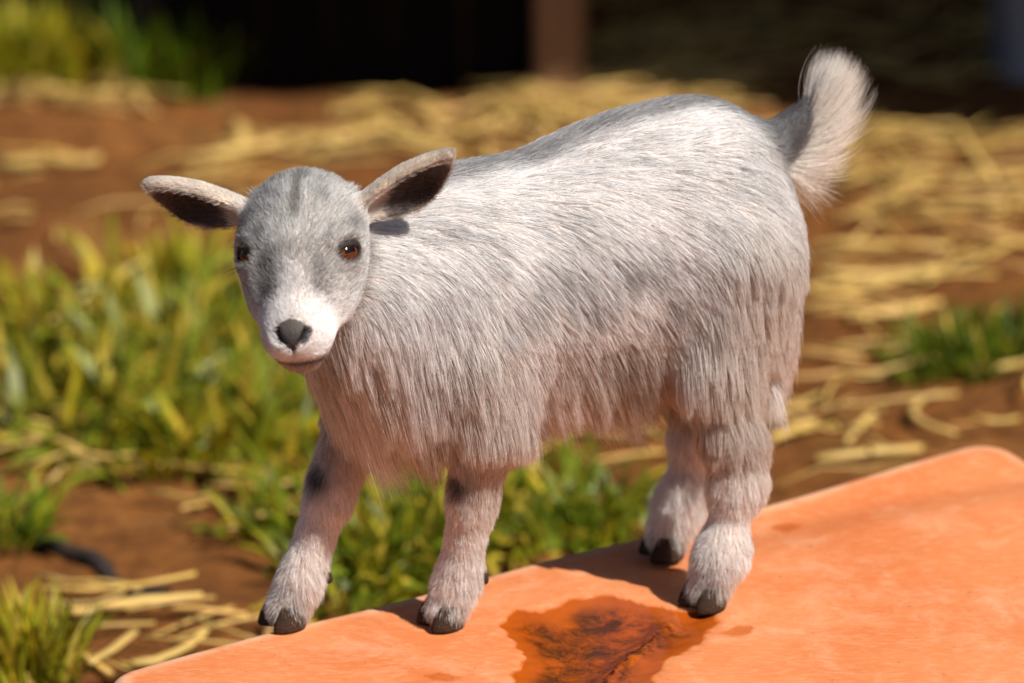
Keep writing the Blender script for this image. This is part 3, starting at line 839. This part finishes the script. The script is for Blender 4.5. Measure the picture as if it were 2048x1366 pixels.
def coat(p, n, w, rnd=None):
    """colour of the coat at p: mean tone, and the chance and colour of dark hairs"""
    N = len(p); h = to_head(p)
    s, l, z = p.T
    wt, wnk, wh = w[:, 0], w[:, 1], w[:, 2]
    wl = w[:, 3:7].sum(1); wtl = w[:, 7]; we = w[:, 8] + w[:, 9]
    n1 = fbm(p, 22, 1); n2 = fbm(p, 60, 2); n3 = fbm(p, 9, 7, 2)
    c = np.tile(WHITE, (N, 1)); pd = np.full(N, .06); dc = np.tile(GREY, (N, 1))
    # trunk and neck
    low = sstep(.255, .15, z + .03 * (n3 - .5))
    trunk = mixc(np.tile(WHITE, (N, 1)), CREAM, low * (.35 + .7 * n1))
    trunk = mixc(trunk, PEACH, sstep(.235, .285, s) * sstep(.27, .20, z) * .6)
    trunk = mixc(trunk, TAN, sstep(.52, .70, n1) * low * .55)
    dors = sstep(.024, .008, np.abs(l + .004) + .012 * (n2 - .5)) * sstep(.45, .8, n[:, 2]) * sstep(-.09, -.04, s) * sstep(.29, .22, s)
    trunk = mixc(trunk, GREY, dors * .7)
    pt = .13 + .34 * sstep(.46, .66, n1) * sstep(.36, .26, z) + .45 * dors + .22 * sstep(.45, .7, n2)
    pt = pt + .18 * sstep(.16, .23, s) * sstep(.60, .45, np.abs(n[:, 2])) * sstep(.5, .65, n3)
    brn = np.clip(blob(p, (.105, .062, .200), (.05, .03, .024)) + .8 * blob(p, (.235, .05, .205), (.022, .03, .026)) + .7 * blob(p, (.02, .05, .185), (.03, .03, .03)) + .5 * blob(p, (-.06, .02, .19), (.03, .04, .03)), 0, 1) * (.5 + n1)
    trunk = mixc(trunk, TAN * 1.3, .35 * brn); pt = pt + .30 * brn
    dct = mixc(np.tile(GREY * .55, (N, 1)), TAN * .42, low)
    wT = wt + wnk
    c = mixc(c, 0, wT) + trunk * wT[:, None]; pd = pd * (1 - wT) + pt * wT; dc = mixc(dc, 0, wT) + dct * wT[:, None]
    # haunch lower rear
    c = mixc(c, CREAM, wT * sstep(.0, -.06, s) * sstep(.30, .2, z) * .4)
    # legs
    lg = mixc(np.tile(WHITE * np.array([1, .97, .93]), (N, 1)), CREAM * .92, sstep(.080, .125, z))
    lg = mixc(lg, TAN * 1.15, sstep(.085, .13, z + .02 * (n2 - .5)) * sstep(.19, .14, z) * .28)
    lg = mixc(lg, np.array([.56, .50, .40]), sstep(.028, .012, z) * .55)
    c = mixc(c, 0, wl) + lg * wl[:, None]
    pd = pd * (1 - wl) + (.10 + .15 * n2 + .15 * sstep(.09, .12, z)) * wl; dc = mixc(dc, 0, wl) + np.tile(TAN * .55, (N, 1)) * wl[:, None]
    for kc in ((.197, .026, .114), (.275, -.039, .110)):
        c = mixc(c, BLACK * 1.6, np.clip(1.5 * blob(p, kc, (.0085, .0085, .0095)), 0, .95))
    for kc, rr in (((.30, -.045, .026), (.012, .02, .012)), ((.205, -.004, .03), (.012, .006, .014)), ((.02, .07, .028), (.012, .012, .012))):
        c = mixc(c, GREY * .7, .55 * np.clip(blob(p, kc, rr), 0, 1))
    # tail: dark root, pale plume (the plume hairs are coloured apart)
    c = mixc(c, np.array([.030, .029, .034]), np.clip(wtl * 1.5, 0, 1) * .95)
    c = mixc(c, GREY * .4, wT * sstep(-.046, -.066, s) * sstep(.285, .315, z) * .85)
    # head
    a, b, cc_ = h.T; ab = np.abs(b)
    hd = np.tile(np.array([.80, .785, .765]), (N, 1)); ph = .30 + .40 * n2
    hd = mixc(hd, WHITE, sstep(.022, .042, a) * .8)
    hd = mixc(hd, np.array([.50, .47, .43]), sstep(-.030, -.046, a) * .72)                                   # poll
    hd = mixc(hd, OLIVE * .7, np.exp(-(b / .0036) ** 2) * sstep(-.050, -.040, a) * sstep(.002, -.016, a) * .9)
    wa = np.stack([a + .010 * (fbm(p, 75, 51) - .5), b + .010 * (fbm(p, 75, 52) - .5)], 1); fl = np.zeros(N)
    for sg, k in ((-1, 1.), (1, .62)):                                                         # grey flashes beside the bridge
        fl = np.maximum(fl, np.clip(k * 1.5 * blob(wa, (.030, .0165 * sg), (.017, .0080)), 0, .95))
        fl = np.maximum(fl, np.clip(k * 1.0 * blob(wa, (.002, .0235 * sg), (.014, .007)), 0, .9))
        fl = np.maximum(fl, .9 * blob(wa, (-.012, .037 * sg), (.014, .009)))
        fl = np.maximum(fl, .75 * blob(wa, (-.026, .016 * sg), (.013, .007)))
        fl = np.maximum(fl, .6 * blob(wa, (-.018, .028 * sg), (.012, .008)))
    hd = mixc(hd, GREY * .5, fl * .66); ph = np.maximum(ph, fl * .92)
    muzzle = sstep(.040, .052, a + .004 * (n2 - .5)); hd = mixc(hd, WHITE * 1.02, muzzle * .95); ph = ph * (1 - .85 * muzzle)
    hd = mixc(hd, WHITE, .85 * np.exp(-(b / .006) ** 2) * sstep(.012, .03, a))
    lip = sstep(-.001, -.006, cc_) * sstep(.060, .070, a); hd = mixc(hd, np.array([.40, .31, .27]), lip * .5); ph = np.maximum(ph, .45 * lip)
    mth = .92 * sstep(.0048, .0018, mouth_d(p)); ph = ph * (1 - mth)
    hd = mixc(hd, np.array([.045, .032, .03]), .92 * sstep(.0048, .0018, mouth_d(p)))
    hd = mixc(hd, PEACH, sstep(-.008, -.022, cc_) * sstep(.062, .03, a) * .35)                 # jaw
    c = mixc(c, 0, wh) + hd * wh[:, None]; pd = pd * (1 - wh) + ph * wh; dc = mixc(dc, 0, wh) + np.tile(GREY * .45, (N, 1)) * wh[:, None]
    for E in EYES:
        d = np.linalg.norm(p - E['c'] - E['d'] * .011, axis=1); k = sstep(.0118, .0080, d) * wh
        c = mixc(c, np.array([.05, .036, .03]), k * .85)
    # ears
    for i, g in ((8, 'ear_l'), (9, 'ear_r')):
        e = EARS[g]; x, y, g_ = ear_local(p, e).T; ins = sstep(-.1, .35, n @ e['M'][2]) * sstep(-.60, -.30, x - .35 * y * np.sign(e['M'][1] @ (-HH)) + .3 * (n2 - .5))
        rim_ = sstep(.78, .95, np.sqrt(np.minimum(x * x * .8 + y * y * 1.2, 2)))
        oc = mixc(np.tile(np.array([.78, .70, .60]), (N, 1)), np.array([.42, .34, .28]), sstep(.5, .9, x) * .5)
        ic = mixc(np.tile(np.array([.040, .026, .022]), (N, 1)), np.array([.20, .135, .105]), sstep(.25, .8, x) * .8)
        ec = oc * (1 - ins * (1 - .6 * rim_))[:, None] + ic * (ins * (1 - .6 * rim_))[:, None]
        c = mixc(c, 0, w[:, i]) + ec * w[:, i:i + 1]; pd = pd * (1 - w[:, i]) + .06 * w[:, i]
    return c, np.clip(pd, 0, .9), dc

# ---- skin
SKN = grad(FLD, BV); SKW = weights(BV)
skc, _, _ = coat(BV, SKN, SKW)
skc = skc * np.array([.80, .70, .64])
hB = to_head(BV)
def nose_mask(h):
    y = .866 * h[:, 0] - .5 * h[:, 2]
    hw = np.interp(y, [.0430, .0455, .0500, .0560, .0600, .0640, .0660], [.0, .0070, .0106, .0098, .0064, .0022, .0])
    return sstep(.0012, -.0008, np.abs(h[:, 1]) - hw) * sstep(-.010, -.006, h[:, 2]) * sstep(.056, .060, h[:, 0])
nm = nose_mask(hB) * SKW[:, 2]
skc = mixc(skc, np.array([.050, .041, .039]), nm)
skc = mixc(skc, np.array([.085, .070, .062]), nm * sstep(.0555, .048, .866 * hB[:, 0] - .5 * hB[:, 2]) * .8)
for c_ in NOSTR: skc = mixc(skc, np.array([.006, .004, .004]), sstep(.0011, .0, ev(cone(*c_), BV)))
skc = mixc(skc, np.array([.02, .014, .013]), sstep(.0009, .0, ev(cone(*PHIL), BV)))
for a, b in zip(_mouth, _mouth[1:]):
    skc = mixc(skc, np.array([.030, .018, .016]), sstep(.0020, .0004, ev(cone(a, b, .0011, .0011), BV)))
EYEM = np.zeros(len(BV))
for E in EYES:
    q_ = BV - E['c']; r_ = np.sqrt(((q_ @ E['x']) / .0100) ** 2 + ((q_ @ E['u'] + .0006) / .0070) ** 2)
    EYEM = np.maximum(EYEM, sstep(1.25, .98, r_) * sstep(.003, .006, q_ @ E['d']))
skc = mixc(skc, np.array([.022, .016, .014]), EYEM)

def m_skin():
    n = NT('goat_skin'); b = n.principled(.6); b.inputs['Specular IOR Level'].default_value = .35
    n.l(n.attr('coat'), b.inputs['Base Color']); n.bump(n.noise(n.objc(), 700, 3), b, .8, .0008)
    return n.m
goat = link('goat', None); goat.location = GO; goat.rotation_euler = (0, 0, GA)
tag(goat, 'young silver white pygmy goat standing on the orange plastic lid with tail raised', 'goat')
body = quad_mesh('body', BV, BQ, m_skin(), goat)
point_color(body.data, 'coat', skc)

# ---- roots
def tri_sample(n, dens):
    T = np.concatenate([BQ[:, [0, 1, 2]], BQ[:, [0, 2, 3]]])
    A, B, C = BV[T[:, 0]], BV[T[:, 1]], BV[T[:, 2]]
    ar = np.linalg.norm(np.cross(B - A, C - A), axis=1) * dens[T].mean(1)
    i = np.searchsorted(np.cumsum(ar) / ar.sum(), rng.random(n)); i = np.minimum(i, len(T) - 1)
    u = rng.random(n); v = rng.random(n); f = u + v > 1; u[f] = 1 - u[f]; v[f] = 1 - v[f]
    return A[i] + (B[i] - A[i]) * u[:, None] + (C[i] - A[i]) * v[:, None]

dens = 1.0 + 3.2 * SKW[:, 2] + 2.2 * (SKW[:, 8] + SKW[:, 9]) + .9 * SKW[:, 3:7].sum(1)
dens = dens * (1 - nm) * (1 - EYEM)
inner_ear = np.zeros(len(BV))
for i, g in ((8, 'ear_l'), (9, 'ear_r')):
    inner_ear += SKW[:, i] * sstep(.2, .6, SKN @ EARS[g]['M'][2]) * sstep(-.8, -.6, ear_local(BV, EARS[g])[:, 0])
dens *= 1 - .55 * np.clip(inner_ear, 0, 1)
dens *= sstep(.006, .012, BV[:, 2])
NH = 290000
RP = tri_sample(NH, dens)
RN = grad(FLD, RP); RW = weights(RP)
def flow(p, n, w):
    s, l, z = p.T; N = len(p); h = to_head(p); a, b, c = h.T
    zt = np.clip((z - .16) / .19, 0, 1); e = lambda *v: np.stack([np.broadcast_to(x, (N,)) for x in v], 1)
    tr = e(-1., 0., -(.12 + 2.0 * (1 - zt) ** 1.1))
    tr = lerp(tr, e(-.40, 0, -1.), sstep(.15, .24, s)[:, None] * sstep(.33, .27, z)[:, None])
    tr = lerp(tr, e(-.45, 0, -1.), sstep(.0, -.05, s)[:, None])
    nk = lerp(e(-.25, .10, -1.), e(-.9, .1, -.45), sstep(.24, .31, z)[:, None])
    fan = np.clip(b / .030, -1.4, 1.4)
    hd = -HH[None] * (1.0 - .3 * np.abs(fan))[:, None] + HB[None] * (fan * .55)[:, None]
    jaw = -HH[None] * .55 - HN[None] * .8 + HB[None] * np.sign(b)[:, None] * .15
    hd = lerp(hd, jaw, sstep(.004, -.016, c)[:, None])
    mz = nrm(h - np.array([.078, 0, .006])) @ HM
    hd = lerp(hd, mz, (sstep(.05, .064, a))[:, None])
    hd = lerp(hd, e(0, 0, -1.) + HH * .5, (sstep(.045, .06, a) * sstep(-.006, -.016, c))[:, None])
    hd = lerp(hd, -HH[None] - HN[None] * .6 + HB[None] * (fan * .6)[:, None], sstep(-.03, -.05, a)[:, None])
    lg = e(-.10, 0., -1.)
    tl = e(-.5, 0, .9)
    f = tr * w[:, 0:1] + nk * w[:, 1:2] + hd * w[:, 2:3] + lg * w[:, 3:7].sum(1)[:, None] + tl * w[:, 7:8]
    for i, g in ((8, 'ear_l'), (9, 'ear_r')):
        E = EARS[g]; y = ear_local(p, E)[:, 1]
        f = f + (E['M'][0][None] + E['M'][1][None] * (y * .35)[:, None]) * w[:, i:i + 1]
    f = f + .35 * (np.stack([vnoise(p, 28, 11), vnoise(p, 28, 12), vnoise(p, 28, 13)], 1) - .5)
    t = f - n * (f * n).sum(1, keepdims=True)
    return nrm(t)
RF = flow(RP, RN, RW)
s, l, z = RP.T; hR = to_head(RP); zt = np.clip((z - .16) / .19, 0, 1)
wl_ = RW[:, 3:7].sum(1); wT = RW[:, 0] + RW[:, 1]; wE = RW[:, 8] + RW[:, 9]
LT = .016 + .020 * (1 - zt) + .022 * sstep(.225, .170, z) + .012 * sstep(.18, .25, s) * sstep(.30, .22, z) + .012 * sstep(-.02, -.055, s) * sstep(.25, .2, z)
LT -= .020 * sstep(.045, .005, s) * sstep(.235, .185, z)
LT = np.maximum(LT, .012) * (1 + .9 * sstep(.05, .0, s) * sstep(.22, .17, z) * (vnoise(RP, 70, 43) - .45))
LH = .0050 + .0045 * sstep(-.03, -.048, hR[:, 0]) - .0018 * sstep(.02, .05, hR[:, 0]) + .004 * sstep(-.004, -.02, hR[:, 2]) * sstep(.06, .03, hR[:, 0]) + .0025 * sstep(.058, .07, hR[:, 0]) * sstep(-.008, -.018, hR[:, 2])
LL = .0095 + .013 * sstep(.115, .165, z) + .0030 * sstep(.055, .040, z) + (RW[:, 5] + RW[:, 6]) / np.maximum(wl_, 1e-3) * .009 * sstep(.075, .13, z) * (.5 + vnoise(RP, 90, 44)) - .0015 * sstep(.030, .014, z) + .006 * sstep(-.1, -.6, RN[:, 0]) * sstep(.03, .06, z)
LEN = wT * LT + RW[:, 2] * LH + wl_ * LL + RW[:, 7] * .010 + wE * .0042
tuft = np.zeros(NH)
for tb in (hp(-.038, -.031, .014), hp(-.038, .030, .014)):
    tuft += np.exp(-(np.linalg.norm(RP - tb, axis=1) / .0035) ** 2)
LEN += tuft * .009
LEN *= 1 - .6 * RW[:, 2] * sstep(.0045, .001, mouth_d(RP))
LEN *= rng.uniform(.62, 1.18, NH)
LEN *= 1 + (wT + .5 * wl_) * 1.5 * (vnoise(RP, 75, 41) - .5) * sstep(.30, .20, z)
LIFT = wT * (.16 + .22 * sstep(.22, .17, z)) + RW[:, 2] * .26 + wl_ * (.30 + .18 * sstep(.05, .03, z)) + RW[:, 7] * .3 + wE * .25 + tuft * 1.2
LIFT *= rng.uniform(.4, 1.7, NH)
# inner ear: sparse
K = 6
PTS = np.zeros((NH, K, 3)); PTS[:, 0] = RP - RN * .0006
free = np.clip(sstep(.05, -.45, RN[:, 2]) * wT + .55 * sstep(.26, .19, z) * wT + sstep(.035, .02, z) * 0 + wl_ * .6 + wE + RW[:, 7], 0, 1)
D0 = nrm(RF + RN * LIFT[:, None])
GRV = np.array([0, 0, -1.])
gw = np.clip((LEN - .010) / .03, 0, 1) * .55
wob = rng.normal(0, 1, (NH, 3)) * .13
for k in range(1, K):
    t = k / (K - 1)
    d = nrm(D0 + GRV * (gw * t)[:, None] + wob * (1 if k % 2 else .4))
    p = PTS[:, k - 1] + d * (LEN / (K - 1))[:, None]
    sd = sample(FLD, p); gn = grad(FLD, p)
    hi_ = .0018 + LIFT * LEN * t * .8
    mn = .0008 + .0012 * t
    corr = np.where(sd < mn, mn - sd, np.where((sd > hi_) & (sd < .03), (hi_ - sd) * .75 * (1 - free), 0))
    PTS[:, k] = p + gn * corr[:, None]
# locks: tips gather
def clump(PTS, cell, amt, seed, noise=.5):
    j = np.stack([vnoise(RP, .9 / cell, seed), vnoise(RP, .9 / cell, seed + 1), vnoise(RP, .9 / cell, seed + 2)], 1)
    i = np.floor((RP + (j - .5) * cell * noise * 2) / cell).astype(np.int64)
    key = i[:, 0] * 1000003 + i[:, 1] * 10007 + i[:, 2]
    u, inv = np.unique(key, return_inverse=True); n = np.bincount(inv)
    ctr = np.stack([np.stack([np.bincount(inv, PTS[:, k, d]) for d in range(3)], 1) / n[:, None] for k in range(PTS.shape[1])], 1)
    for k in range(1, PTS.shape[1]):
        t = k / (PTS.shape[1] - 1)
        f = (amt * t ** 1.3)[:, None]
        PTS[:, k] += (ctr[inv, k] - PTS[:, k]) * f
    return inv, len(u)
lk = np.clip((LEN - .004) / .016, .12, 1)
clump(PTS, .0045, .78 * lk * rng.uniform(.5, 1.2, NH), 20)
cid, ncl = clump(PTS, .0120, .55 * lk * rng.uniform(.4, 1.2, NH), 30)
for k in range(2, K):
    sd = sample(FLD, PTS[:, k]); m_ = sd < .0007
    PTS[m_, k] += grad(FLD, PTS[m_, k]) * (.0007 - sd[m_])[:, None]

cm, cp, cd = coat(RP, RN, RW)
lockr = rng.random(ncl)[cid]
isd = rng.random(NH) < np.clip(cp * (.45 + 1.1 * lockr), 0, 1)
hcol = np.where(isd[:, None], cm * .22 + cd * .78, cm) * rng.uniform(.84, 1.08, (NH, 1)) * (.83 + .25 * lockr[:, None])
hcol = np.clip(hcol, 0, .94)
KC = np.repeat(hcol[:, None], K, 1)
tt_ = np.linspace(0, 1, K)[None, :, None]
gapshade = (wT + wl_)[:, None, None] * (1 - tt_) ** 1.5 * .28  # shade in the gaps between locks, put into the root colour
KC = KC * (1 - gapshade) + np.array([.45, .33, .26])[None, None] * gapshade * np.clip(hcol.mean(1) / .6, 0, 1)[:, None, None]
RAD = (.00019 * wT + .00013 * RW[:, 2] + .00016 * wl_ + .00011 * wE + .00012 * RW[:, 7]) * rng.uniform(.75, 1.2, NH)

def hair_object(name, P, C, R, mat, parent):
    N, k, _ = P.shape
    hc_ = bpy.data.hair_curves.new(name); hc_.add_curves([k] * N)
    hc_.attributes['position'].data.foreach_set('vector', P.astype(np.float32).ravel())
    prof = np.linspace(1, 0, k)[None] ** .7 * .85 + .15
    ra = hc_.attributes.get('radius') or hc_.attributes.new('radius', 'FLOAT', 'POINT')
    ra.data.foreach_set('value', (R[:, None] * prof).astype(np.float32).ravel())
    ca = hc_.attributes.new('coat', 'FLOAT_COLOR', 'POINT'); c4 = np.ones((N * k, 4), np.float32); c4[:, :3] = C.reshape(-1, 3)
    ca.data.foreach_set('color', c4.ravel())
    hc_.materials.append(mat)
    o = bpy.data.objects.new(name, hc_); COL.objects.link(o); o.parent = parent
    return o

def m_fur():
    n = NT('goat_fur'); c = n.attr('coat')
    b = n.n('ShaderNodeBsdfPrincipled'); b.inputs['Roughness'].default_value = .5; b.inputs['Specular IOR Level'].default_value = .35
    h = n.n('ShaderNodeBsdfHairPrincipled'); h.parametrization = 'COLOR'; n.l(c, h.inputs['Color'])
    h.inputs['Roughness'].default_value = .40; h.inputs['Radial Roughness'].default_value = .6
    m = n.n('ShaderNodeMixShader'); m.inputs[0].default_value = .55
    n.l(c, b.inputs['Base Color']); n.l(b.outputs[0], m.inputs[1]); n.l(h.outputs[0], m.inputs[2]); n.l(m.outputs[0], n.out.inputs[0]); return n.m
M_FUR = m_fur()
hair_object('fur', PTS, KC, RAD, M_FUR, goat)

# ---- tail plume
def plume():
    N = 5200; f = rng.random(N)
    core = np.array([(-.066, 0, .296), (-.082, 0, .309), (-.089, 0, .322), (-.096, 0, .336)])
    x = f * 3; i = np.minimum(x.astype(int), 2); t = (x - i)[:, None]
    root = core[i] * (1 - t) + core[i + 1] * t
    an = rng.random(N) * 2 * np.pi; rr = .007 * (1 - .45 * f)
    root = root + np.stack([-np.cos(an) * rr * .4 - .002, np.sin(an) * rr, np.zeros(N)], 1)
    th = np.interp(f, [0, .12, .3, .6, 1], np.radians([-44, -16, 12, 36, 66])) + rng.normal(0, .17, N)
    L = np.interp(f, [0, .15, .5, .8, 1], [.062, .060, .076, .066, .046]) * rng.uniform(.45, 1.10, N)
    ph = np.interp(f, [0, .1, .25, .7, 1], [-.3, .6, 1.1, .6, -.5]) + rng.normal(0, .3, N)        # curl up low down, over at the top
    lat = rng.normal(0, .24, N); k = 9; P = np.zeros((N, k, 3)); P[:, 0] = root; lid_ = rng.integers(0, 110, N)
    th = th + (rng.normal(0, .13, 110))[lid_]
    for j in range(1, k):
        t = j / (k - 1); a = th + ph * (t - .3)
        d = np.stack([-np.cos(a), np.sin(an) * .28 * (1 - t) + lat, np.sin(a)], 1); d = nrm(d + rng.normal(0, .02, (N, 3)))
        P[:, j] = P[:, j - 1] + d * (L / (k - 1))[:, None]
    fb = (f * 26).astype(int) * 7 + (np.sin(an) * 3.49 + 3.5).astype(int); n_ = np.bincount(fb, minlength=fb.max() + 1)
    for j in range(2, k):
        c = np.stack([np.bincount(fb, P[:, j, d_]) / np.maximum(n_, 1) for d_ in range(3)], 1)
        P[:, j] += (c[fb] - P[:, j]) * (.50 * (j / (k - 1)) ** 1.2)
    C = np.tile(np.array([.92, .83, .73]), (N, 1)) * rng.uniform(.8, 1.05, (N, 1))
    drk = rng.random(N) < .07 + .25 * sstep(.35, 0, np.cos(an) + .9); C[drk] = np.array([.16, .14, .13])
    C = np.repeat(C[:, None], k, 1); C[:, :2] *= .75
    return P, C, np.full(N, .00013) * rng.uniform(.7, 1.2, N)
P_, C_, R2 = plume()
hair_object('tail_fur', P_, C_, R2, M_FUR, goat)

# ---- eyes
def m_eye():
    n = NT('goat_eye'); b = n.principled(.06); b.inputs['Specular IOR Level'].default_value = .3; b.inputs['Coat Weight'].default_value = .0; b.inputs['Coat Roughness'].default_value = .02
    o = n.objc(); sp = n.n('ShaderNodeSeparateXYZ'); n.l(o, sp.inputs[0])
    r = n.math('SQRT', n.math('ADD', n.math('POWER', sp.outputs[0], 2.), n.math('POWER', sp.outputs[1], 2.)))
    ang = n.n('ShaderNodeMath', operation='ARCTAN2'); n.l(sp.outputs[1], ang.inputs[0]); n.l(sp.outputs[0], ang.inputs[1])
    cx = n.n('ShaderNodeCombineXYZ'); n.l(n.math('MULTIPLY', ang.outputs[0], 5.), cx.inputs[0]); n.l(n.math('MULTIPLY', r, 90.), cx.inputs[1])
    fib = n.noise(cx.outputs[0], 3, 4)
    iris = n.ramp(fib, [(.3, (.045, .010, .003)), (.7, (.135, .034, .007))])
    col = n.mix(n.ramp(n.math('MULTIPLY', r, 100.), [(.66, (0, 0, 0)), (.80, (1, 1, 1))]), iris, (.018, .010, .007))
    px = n.math('ABSOLUTE', sp.outputs[0]); py = n.math('ABSOLUTE', sp.outputs[1])
    pup = n.math('MULTIPLY', n.math('LESS_THAN', px, .0042), n.math('LESS_THAN', py, .0020))
    n.l(n.mix(pup, col, (.004, .003, .003)), b.inputs['Base Color']); return n.m
M_EYE = m_eye()
M_SKIN = body.data.materials[0]
def uvball(r, nu=32, nv=18, bulge=0.):
    V = []; 
    for i in range(nv + 1):
        th = math.pi * i / nv
        for j in range(nu):
            p = 2 * math.pi * j / nu; x, y, z_ = math.sin(th) * math.cos(p), math.sin(th) * math.sin(p), math.cos(th)
            k = r * (1 + bulge * max(0, z_ - .75) * 4 * .25); V.append((x * r, y * r, z_ * k))
    Fc = [(i * nu + j, (i + 1) * nu + j, (i + 1) * nu + (j + 1) % nu, i * nu + (j + 1) % nu) for i in range(nv) for j in range(nu)]
    return V, Fc
for E in EYES:
    V_, F_ = uvball(E['r'], bulge=.08)
    M3 = Matrix([[E['x'][i], np.cross(E['d'], E['x'])[i], E['d'][i]] for i in range(3)])
    o = mesh('eye', V_, F_, M_EYE, goat, smooth=True)
    o.matrix_local = Matrix.Translation(Vector(E['c'])) @ M3.to_4x4()
# lashes and whiskers
P_ = []; 
for E in EYES:
    for t in np.linspace(-.9, .95, 26):
        b0 = E['c'] + E['x'] * .0090 * t + E['u'] * (.0058 * math.sqrt(1 - t * t) + .0006) + E['d'] * (.0098 - .003 * t * t)
        d = nrm(E['d'] * .8 + E['u'] * (.15 - .35 * rng.random()) + E['x'] * (.5 * t + .2 * rng.normal())); L = rng.uniform(.006, .011)
        P_.append([b0 + d * L * k / 4 - E['u'] * .0016 * (k / 4) ** 2 for k in range(5)])
    for t in range(5):
        b0 = E['c'] + E['d'] * .010 - E['u'] * .010 + E['x'] * rng.uniform(-.004, .007); d = nrm(E['x'] * 1. - E['u'] * .6 + E['d'] * .5 + rng.normal(0, .12, 3)); L = rng.uniform(.010, .020)
        P_.append([b0 + d * L * k / 4 - E['u'] * .002 * (k / 4) ** 2 for k in range(5)])
for k0 in range(46):
    a_, sg = rng.uniform(.045, .074), 1 if k0 % 2 else -1; b0 = hp(a_, sg * rng.uniform(.004, .016), rng.uniform(-.024, -.012)); d = nrm(-HN * .9 + HB * sg * .5 + HH * .3 + rng.normal(0, .25, 3)); L = rng.uniform(.008, .016)
    P_.append([b0 + d * (.004 + L * k / 4) + np.array([0, 0, -.002]) * (k / 4) ** 2 for k in range(5)])
P_ = np.array(P_)
hair_object('eyelash', P_, np.tile(np.array([.03, .024, .02]), (len(P_), 5, 1)), np.full(len(P_), .00013), M_FUR, goat)

# ---- hooves
def m_hoof():
    n = NT('hoof_horn'); b = n.principled(.75); b.inputs['Specular IOR Level'].default_value = .2; o = n.objc()
    g = n.noise(n.scale(o, (60, 60, 500)), 3, 4)
    n.l(n.ramp(g, [(.3, (.016, .009, .006)), (.6, (.048, .026, .015)), (.8, (.095, .055, .034))]), b.inputs['Base Color']); n.bump(g, b, .5, .0008); return n.m
M_HOOF = m_hoof()
def claw_data():
    V = []; N = 20
    for zf, sc__, back in ((0, .97, 0), (.0025, 1.02, .0002), (.009, .95, -.001), (.014, .85, -.0025), (.018, .70, -.0035)):
        for k in range(N):
            a = 2 * math.pi * k / N; x = math.cos(a); y = math.sin(a)
            w = .0082 * (1 - .16 * max(x, 0) ** 1.5) * (1 - .25 * max(x, 0) ** 6); V.append(((x * .0138 * sc__) + back, y * w * sc__ - .0012 * max(x, 0), zf))
    Fc = [(r * N + k, r * N + (k + 1) % N, (r + 1) * N + (k + 1) % N, (r + 1) * N + k) for r in range(4) for k in range(N)]
    Fc += [tuple(range(N - 1, -1, -1)), tuple(4 * N + k for k in range(N))]
    return V, Fc
def dew_data():
    V, Fc = uvball(1, 10, 6); return [(x * .0040, y * .0036, z_ * .0062) for x, y, z_ in V], Fc
for g, (fs, fl), yaw in (('leg_fl', (.201, .005), .05), ('leg_fr', (.300, -.046), .1), ('leg_rl', (.021, .061), .12), ('leg_rr', (-.002, -.039), -.1)):
    hf_ = link('hoof', None, goat); hf_.location = (fs, fl, .0005); hf_.rotation_euler = (0, 0, yaw)
    for sg in (1, -1):
        V_, F_ = claw_data(); V_ = [(x, y * -sg, z_) for x, y, z_ in V_]
        if sg > 0: F_ = [f[::-1] for f in F_]
        o = mesh('claw', V_, F_, M_HOOF, hf_, smooth=True); o.location = (0, .0084 * sg, 0); o.rotation_euler = (0, 0, .10 * sg)
    for sg in (1, -1):
        V_, F_ = dew_data(); o = mesh('dewclaw', V_, F_, M_HOOF, goat, smooth=True)
        lp_ = GR[g][1][-2][2]; o.location = (lp_[0] - .0165, lp_[1] + .0075 * sg, lp_[2] + .001); o.rotation_euler = (0, .5, 0)
